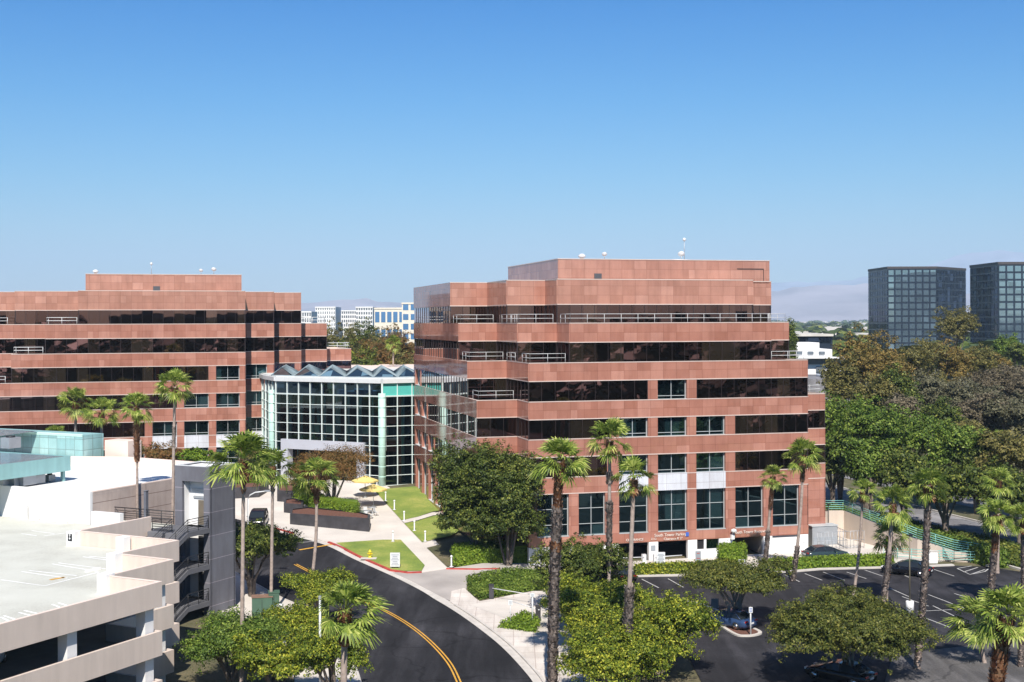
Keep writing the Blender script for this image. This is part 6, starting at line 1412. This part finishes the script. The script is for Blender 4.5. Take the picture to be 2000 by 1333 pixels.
# bare earth patch on the hill
drape('hill_path', [Vector((76, 232)), Vector((88, 236)), Vector((90, 246)), Vector((78, 248))], .3, M('bare_earth', (.36, .22, .15), .95))

# far plain: tree masses and roofs
def blobs(name, cells, mat, label, seed):
    rng = np.random.default_rng(seed); Q = []
    for (x, y, r, h) in cells:
        n = 60; d = rng.normal(size=(n, 3)); d[:, 2] = abs(d[:, 2]); d /= np.linalg.norm(d, axis=1)[:, None]; P = np.c_[x+d[:, 0]*r, y+d[:, 1]*r, d[:, 2]*h*rng.uniform(.7, 1.1, n)]
        T = np.cross(d, rng.normal(size=(n, 3))); T /= np.linalg.norm(T, axis=1)[:, None]; B = np.cross(d, T); s = r*.32*rng.uniform(.6, 1.4, n)[:, None]; Q.append(np.stack([P-T*s, P-B*s*.8, P+T*s, P+B*s*.8], 1).reshape(-1, 3))
    o = mesh_np(name, np.concatenate(Q), None, mat, (0, 0, 0)); tag(o, label, 'woods', kind='stuff'); return o
rd = random.Random(9); cells = []
for _ in range(2600):
    y = 420+5200*rd.random()**1.5; k = rd.uniform(-.48, .48); r = rd.uniform(7, 16)*(1+y/4000)
    if 560 < y < 800 and (k > .26): continue
    cells.append((k*y, y, r, rd.uniform(7, 15)*(1+y/7000)))
blobs('distant_woods', cells, LF_DARK, 'hazy distant treetops over the plain', 3)
cells = []
for _ in range(420):
    y = rd.uniform(330, 560); k = rd.uniform(-.2, .46)
    if .205 < k < .285 and y < 420: continue
    cells.append((k*y, y, rd.uniform(5, 9), rd.uniform(6, 11)))
blobs('woods', cells, LF_OLV, 'mixed woods behind the office blocks', 5)
cells = []
for _ in range(520):
    y = rd.uniform(196, 300); x = rd.uniform(52, 140)
    if x < .27*y: continue
    cells.append((x, y, rd.uniform(2.0, 4.0), hgt(x, y)+rd.uniform(1.5, 4)))
blobs('undergrowth', cells, LF_DRY, 'dry undergrowth between the hillside trees', 6)
m = MB()
for _ in range(900):
    y = 900+6500*rd.random()**1.2; k = rd.uniform(-.45, .45); s_ = rd.uniform(10, 45)*(1+y/5000); m.prism([Vector((k*y, y)), Vector((k*y+s_, y)), Vector((k*y+s_, y+s_*.6)), Vector((k*y, y+s_*.6))], 0, rd.uniform(5, 14)+y/900)
o = m.build('distant_town', M('town', (.55, .52, .48), .9, .3, .002)); tag(o, 'pale distant town on the plain', kind='stuff')
# mountains
def ridge(name, d, prof, depth, col, seed, label):
    rd_ = random.Random(seed); xs = [p_[0] for p_ in prof]; n = 160; V = []; F = []; rows_ = 10
    for i in range(n+1):
        px = xs[0]+(xs[-1]-xs[0])*i/n; j = max(k for k in range(len(xs)) if xs[k] <= px+1e-6); j = min(j, len(xs)-2); q = (px-xs[j])/(xs[j+1]-xs[j]); y_ = prof[j][1]*(1-smooth(q))+prof[j+1][1]*smooth(q)
        zt = CAMH+(628-y_)*d/FOC+rd_.uniform(-1, 1)*d*.0006+math.sin(px*.09)*d*.0006
        for r in range(rows_+1):
            g = r/rows_; V.append((X(px, d)+math.sin(px*.05+g*9)*d*.006*(1-g), d-depth*(1-g)+math.sin(px*.11+r)*d*.004, -20+(zt+20)*(g**1.3)*(1+.10*math.sin(px*.13+g*6)*(1-g))))
    for i in range(n):
        for r in range(rows_): b = i*(rows_+1)+r; F.append((b, b+rows_+1, b+rows_+2, b+1))
    m = MB(); m.add(V, F, 0, True); o = m.build(name, M(name+'_rock', col, .95, .3, .0012)); tag(o, label, kind='structure'); return o
ridge('hills', 11000, [(-900, 600), (-200, 606), (200, 604), (450, 600), (600, 590), (700, 583), (760, 590), (820, 598), (1100, 600), (1400, 594), (1480, 572), (1600, 560), (1720, 556), (1850, 575), (2100, 590), (2900, 600)], 3500, (.31, .27, .28), 2, 'near range of hazy pinkish hills')
ridge('mountains', 17000, [(-1200, 600), (200, 600), (1300, 592), (1500, 555), (1620, 552), (1700, 545), (1800, 525), (1880, 500), (1945, 492), (2000, 498), (2150, 515), (2400, 560), (3000, 600)], 5000, (.28, .29, .34), 3, 'far mountain range fading into the haze')

# unseen trees and blocks added behind the camera so the office windows mirror dark
rd = random.Random(31); cells = []
def belt(dist, wid, n, h0, h1, r0, r1, a0, a1):
    for _ in range(n):
        a = R(rd.uniform(a0, a1)); dd = dist+rd.uniform(0, wid); cells.append((10+dd*math.sin(a), 20-dd*math.cos(a), rd.uniform(r0, r1), rd.uniform(h0, h1)))
belt(120, 130, 900, 12, 24, 6, 13, -80, 95); belt(270, 240, 800, 17, 25, 12, 24, -85, 95); belt(60, 40, 90, 8, 16, 4, 8, -75, -35); belt(90, 30, 120, 12, 22, 5, 9, 30, 85)
for _ in range(130): cells.append((rd.uniform(78, 125), rd.uniform(-30, 92), rd.uniform(4, 7), rd.uniform(8, 14)))  # unseen trees added right of the lot to darken the low windows
blobs('mirror_trees', cells, leaf_mat('leaf_mirror_dark', [(.008, .012, .004), (.018, .026, .008), (.03, .035, .012)], .0), 'unseen dark trees added for the office windows to mirror', 8)  # leaf tone near black to darken the mirrored view
for i, (x, y, w_, d_, h_) in enumerate(((-90, -150, 60, 25, 27.5), (15, -160, 75, 25, 29), (190, -60, 50, 40, 27))):
    t = thing('hotel_building', (x, y, 0), ('unseen dark hotel block added for the far block windows to mirror', 'unseen dark hotel slab added for the nearer office windows to mirror', 'unseen dark block added at the right for the windows to mirror')[i], 'building')
    m = MB(); m.prism([Vector((x, y)), Vector((x+w_, y)), Vector((x+w_, y+d_)), Vector((x, y+d_))], 0, h_); m.build('wall', M('hotel%d' % i, (.09, .075, .06), .9), t)  # wall colour lowered so the windows mirror it dark
    for f in range(8): m = MB(); m.seg(Vector((x+w_, y+d_+.1)), Vector((x, y+d_+.1)), .08, 2+f*3.6, 3.6+f*3.6); m.build('window_band', DKW, t)

# ------------------------------------------------------------------ haze
m = MB(); m.prism([Vector((-14000, -2500)), Vector((14000, -2500)), Vector((14000, 19500)), Vector((-14000, 19500))], -60, 1050)
hz = bpy.data.materials.new('haze'); hz.use_nodes = True; t_ = hz.node_tree; t_.nodes.clear(); o_ = t_.nodes.new('ShaderNodeOutputMaterial'); v_ = t_.nodes.new('ShaderNodeVolumePrincipled')
v_.inputs['Color'].default_value = (.56, .76, 1, 1); v_.inputs['Density'].default_value = 0.00008; v_.inputs['Anisotropy'].default_value = -0.22; t_.links.new(v_.outputs[0], o_.inputs['Volume'])
o = m.build('haze', hz); tag(o, 'thin bluish haze over the plain', kind='stuff')
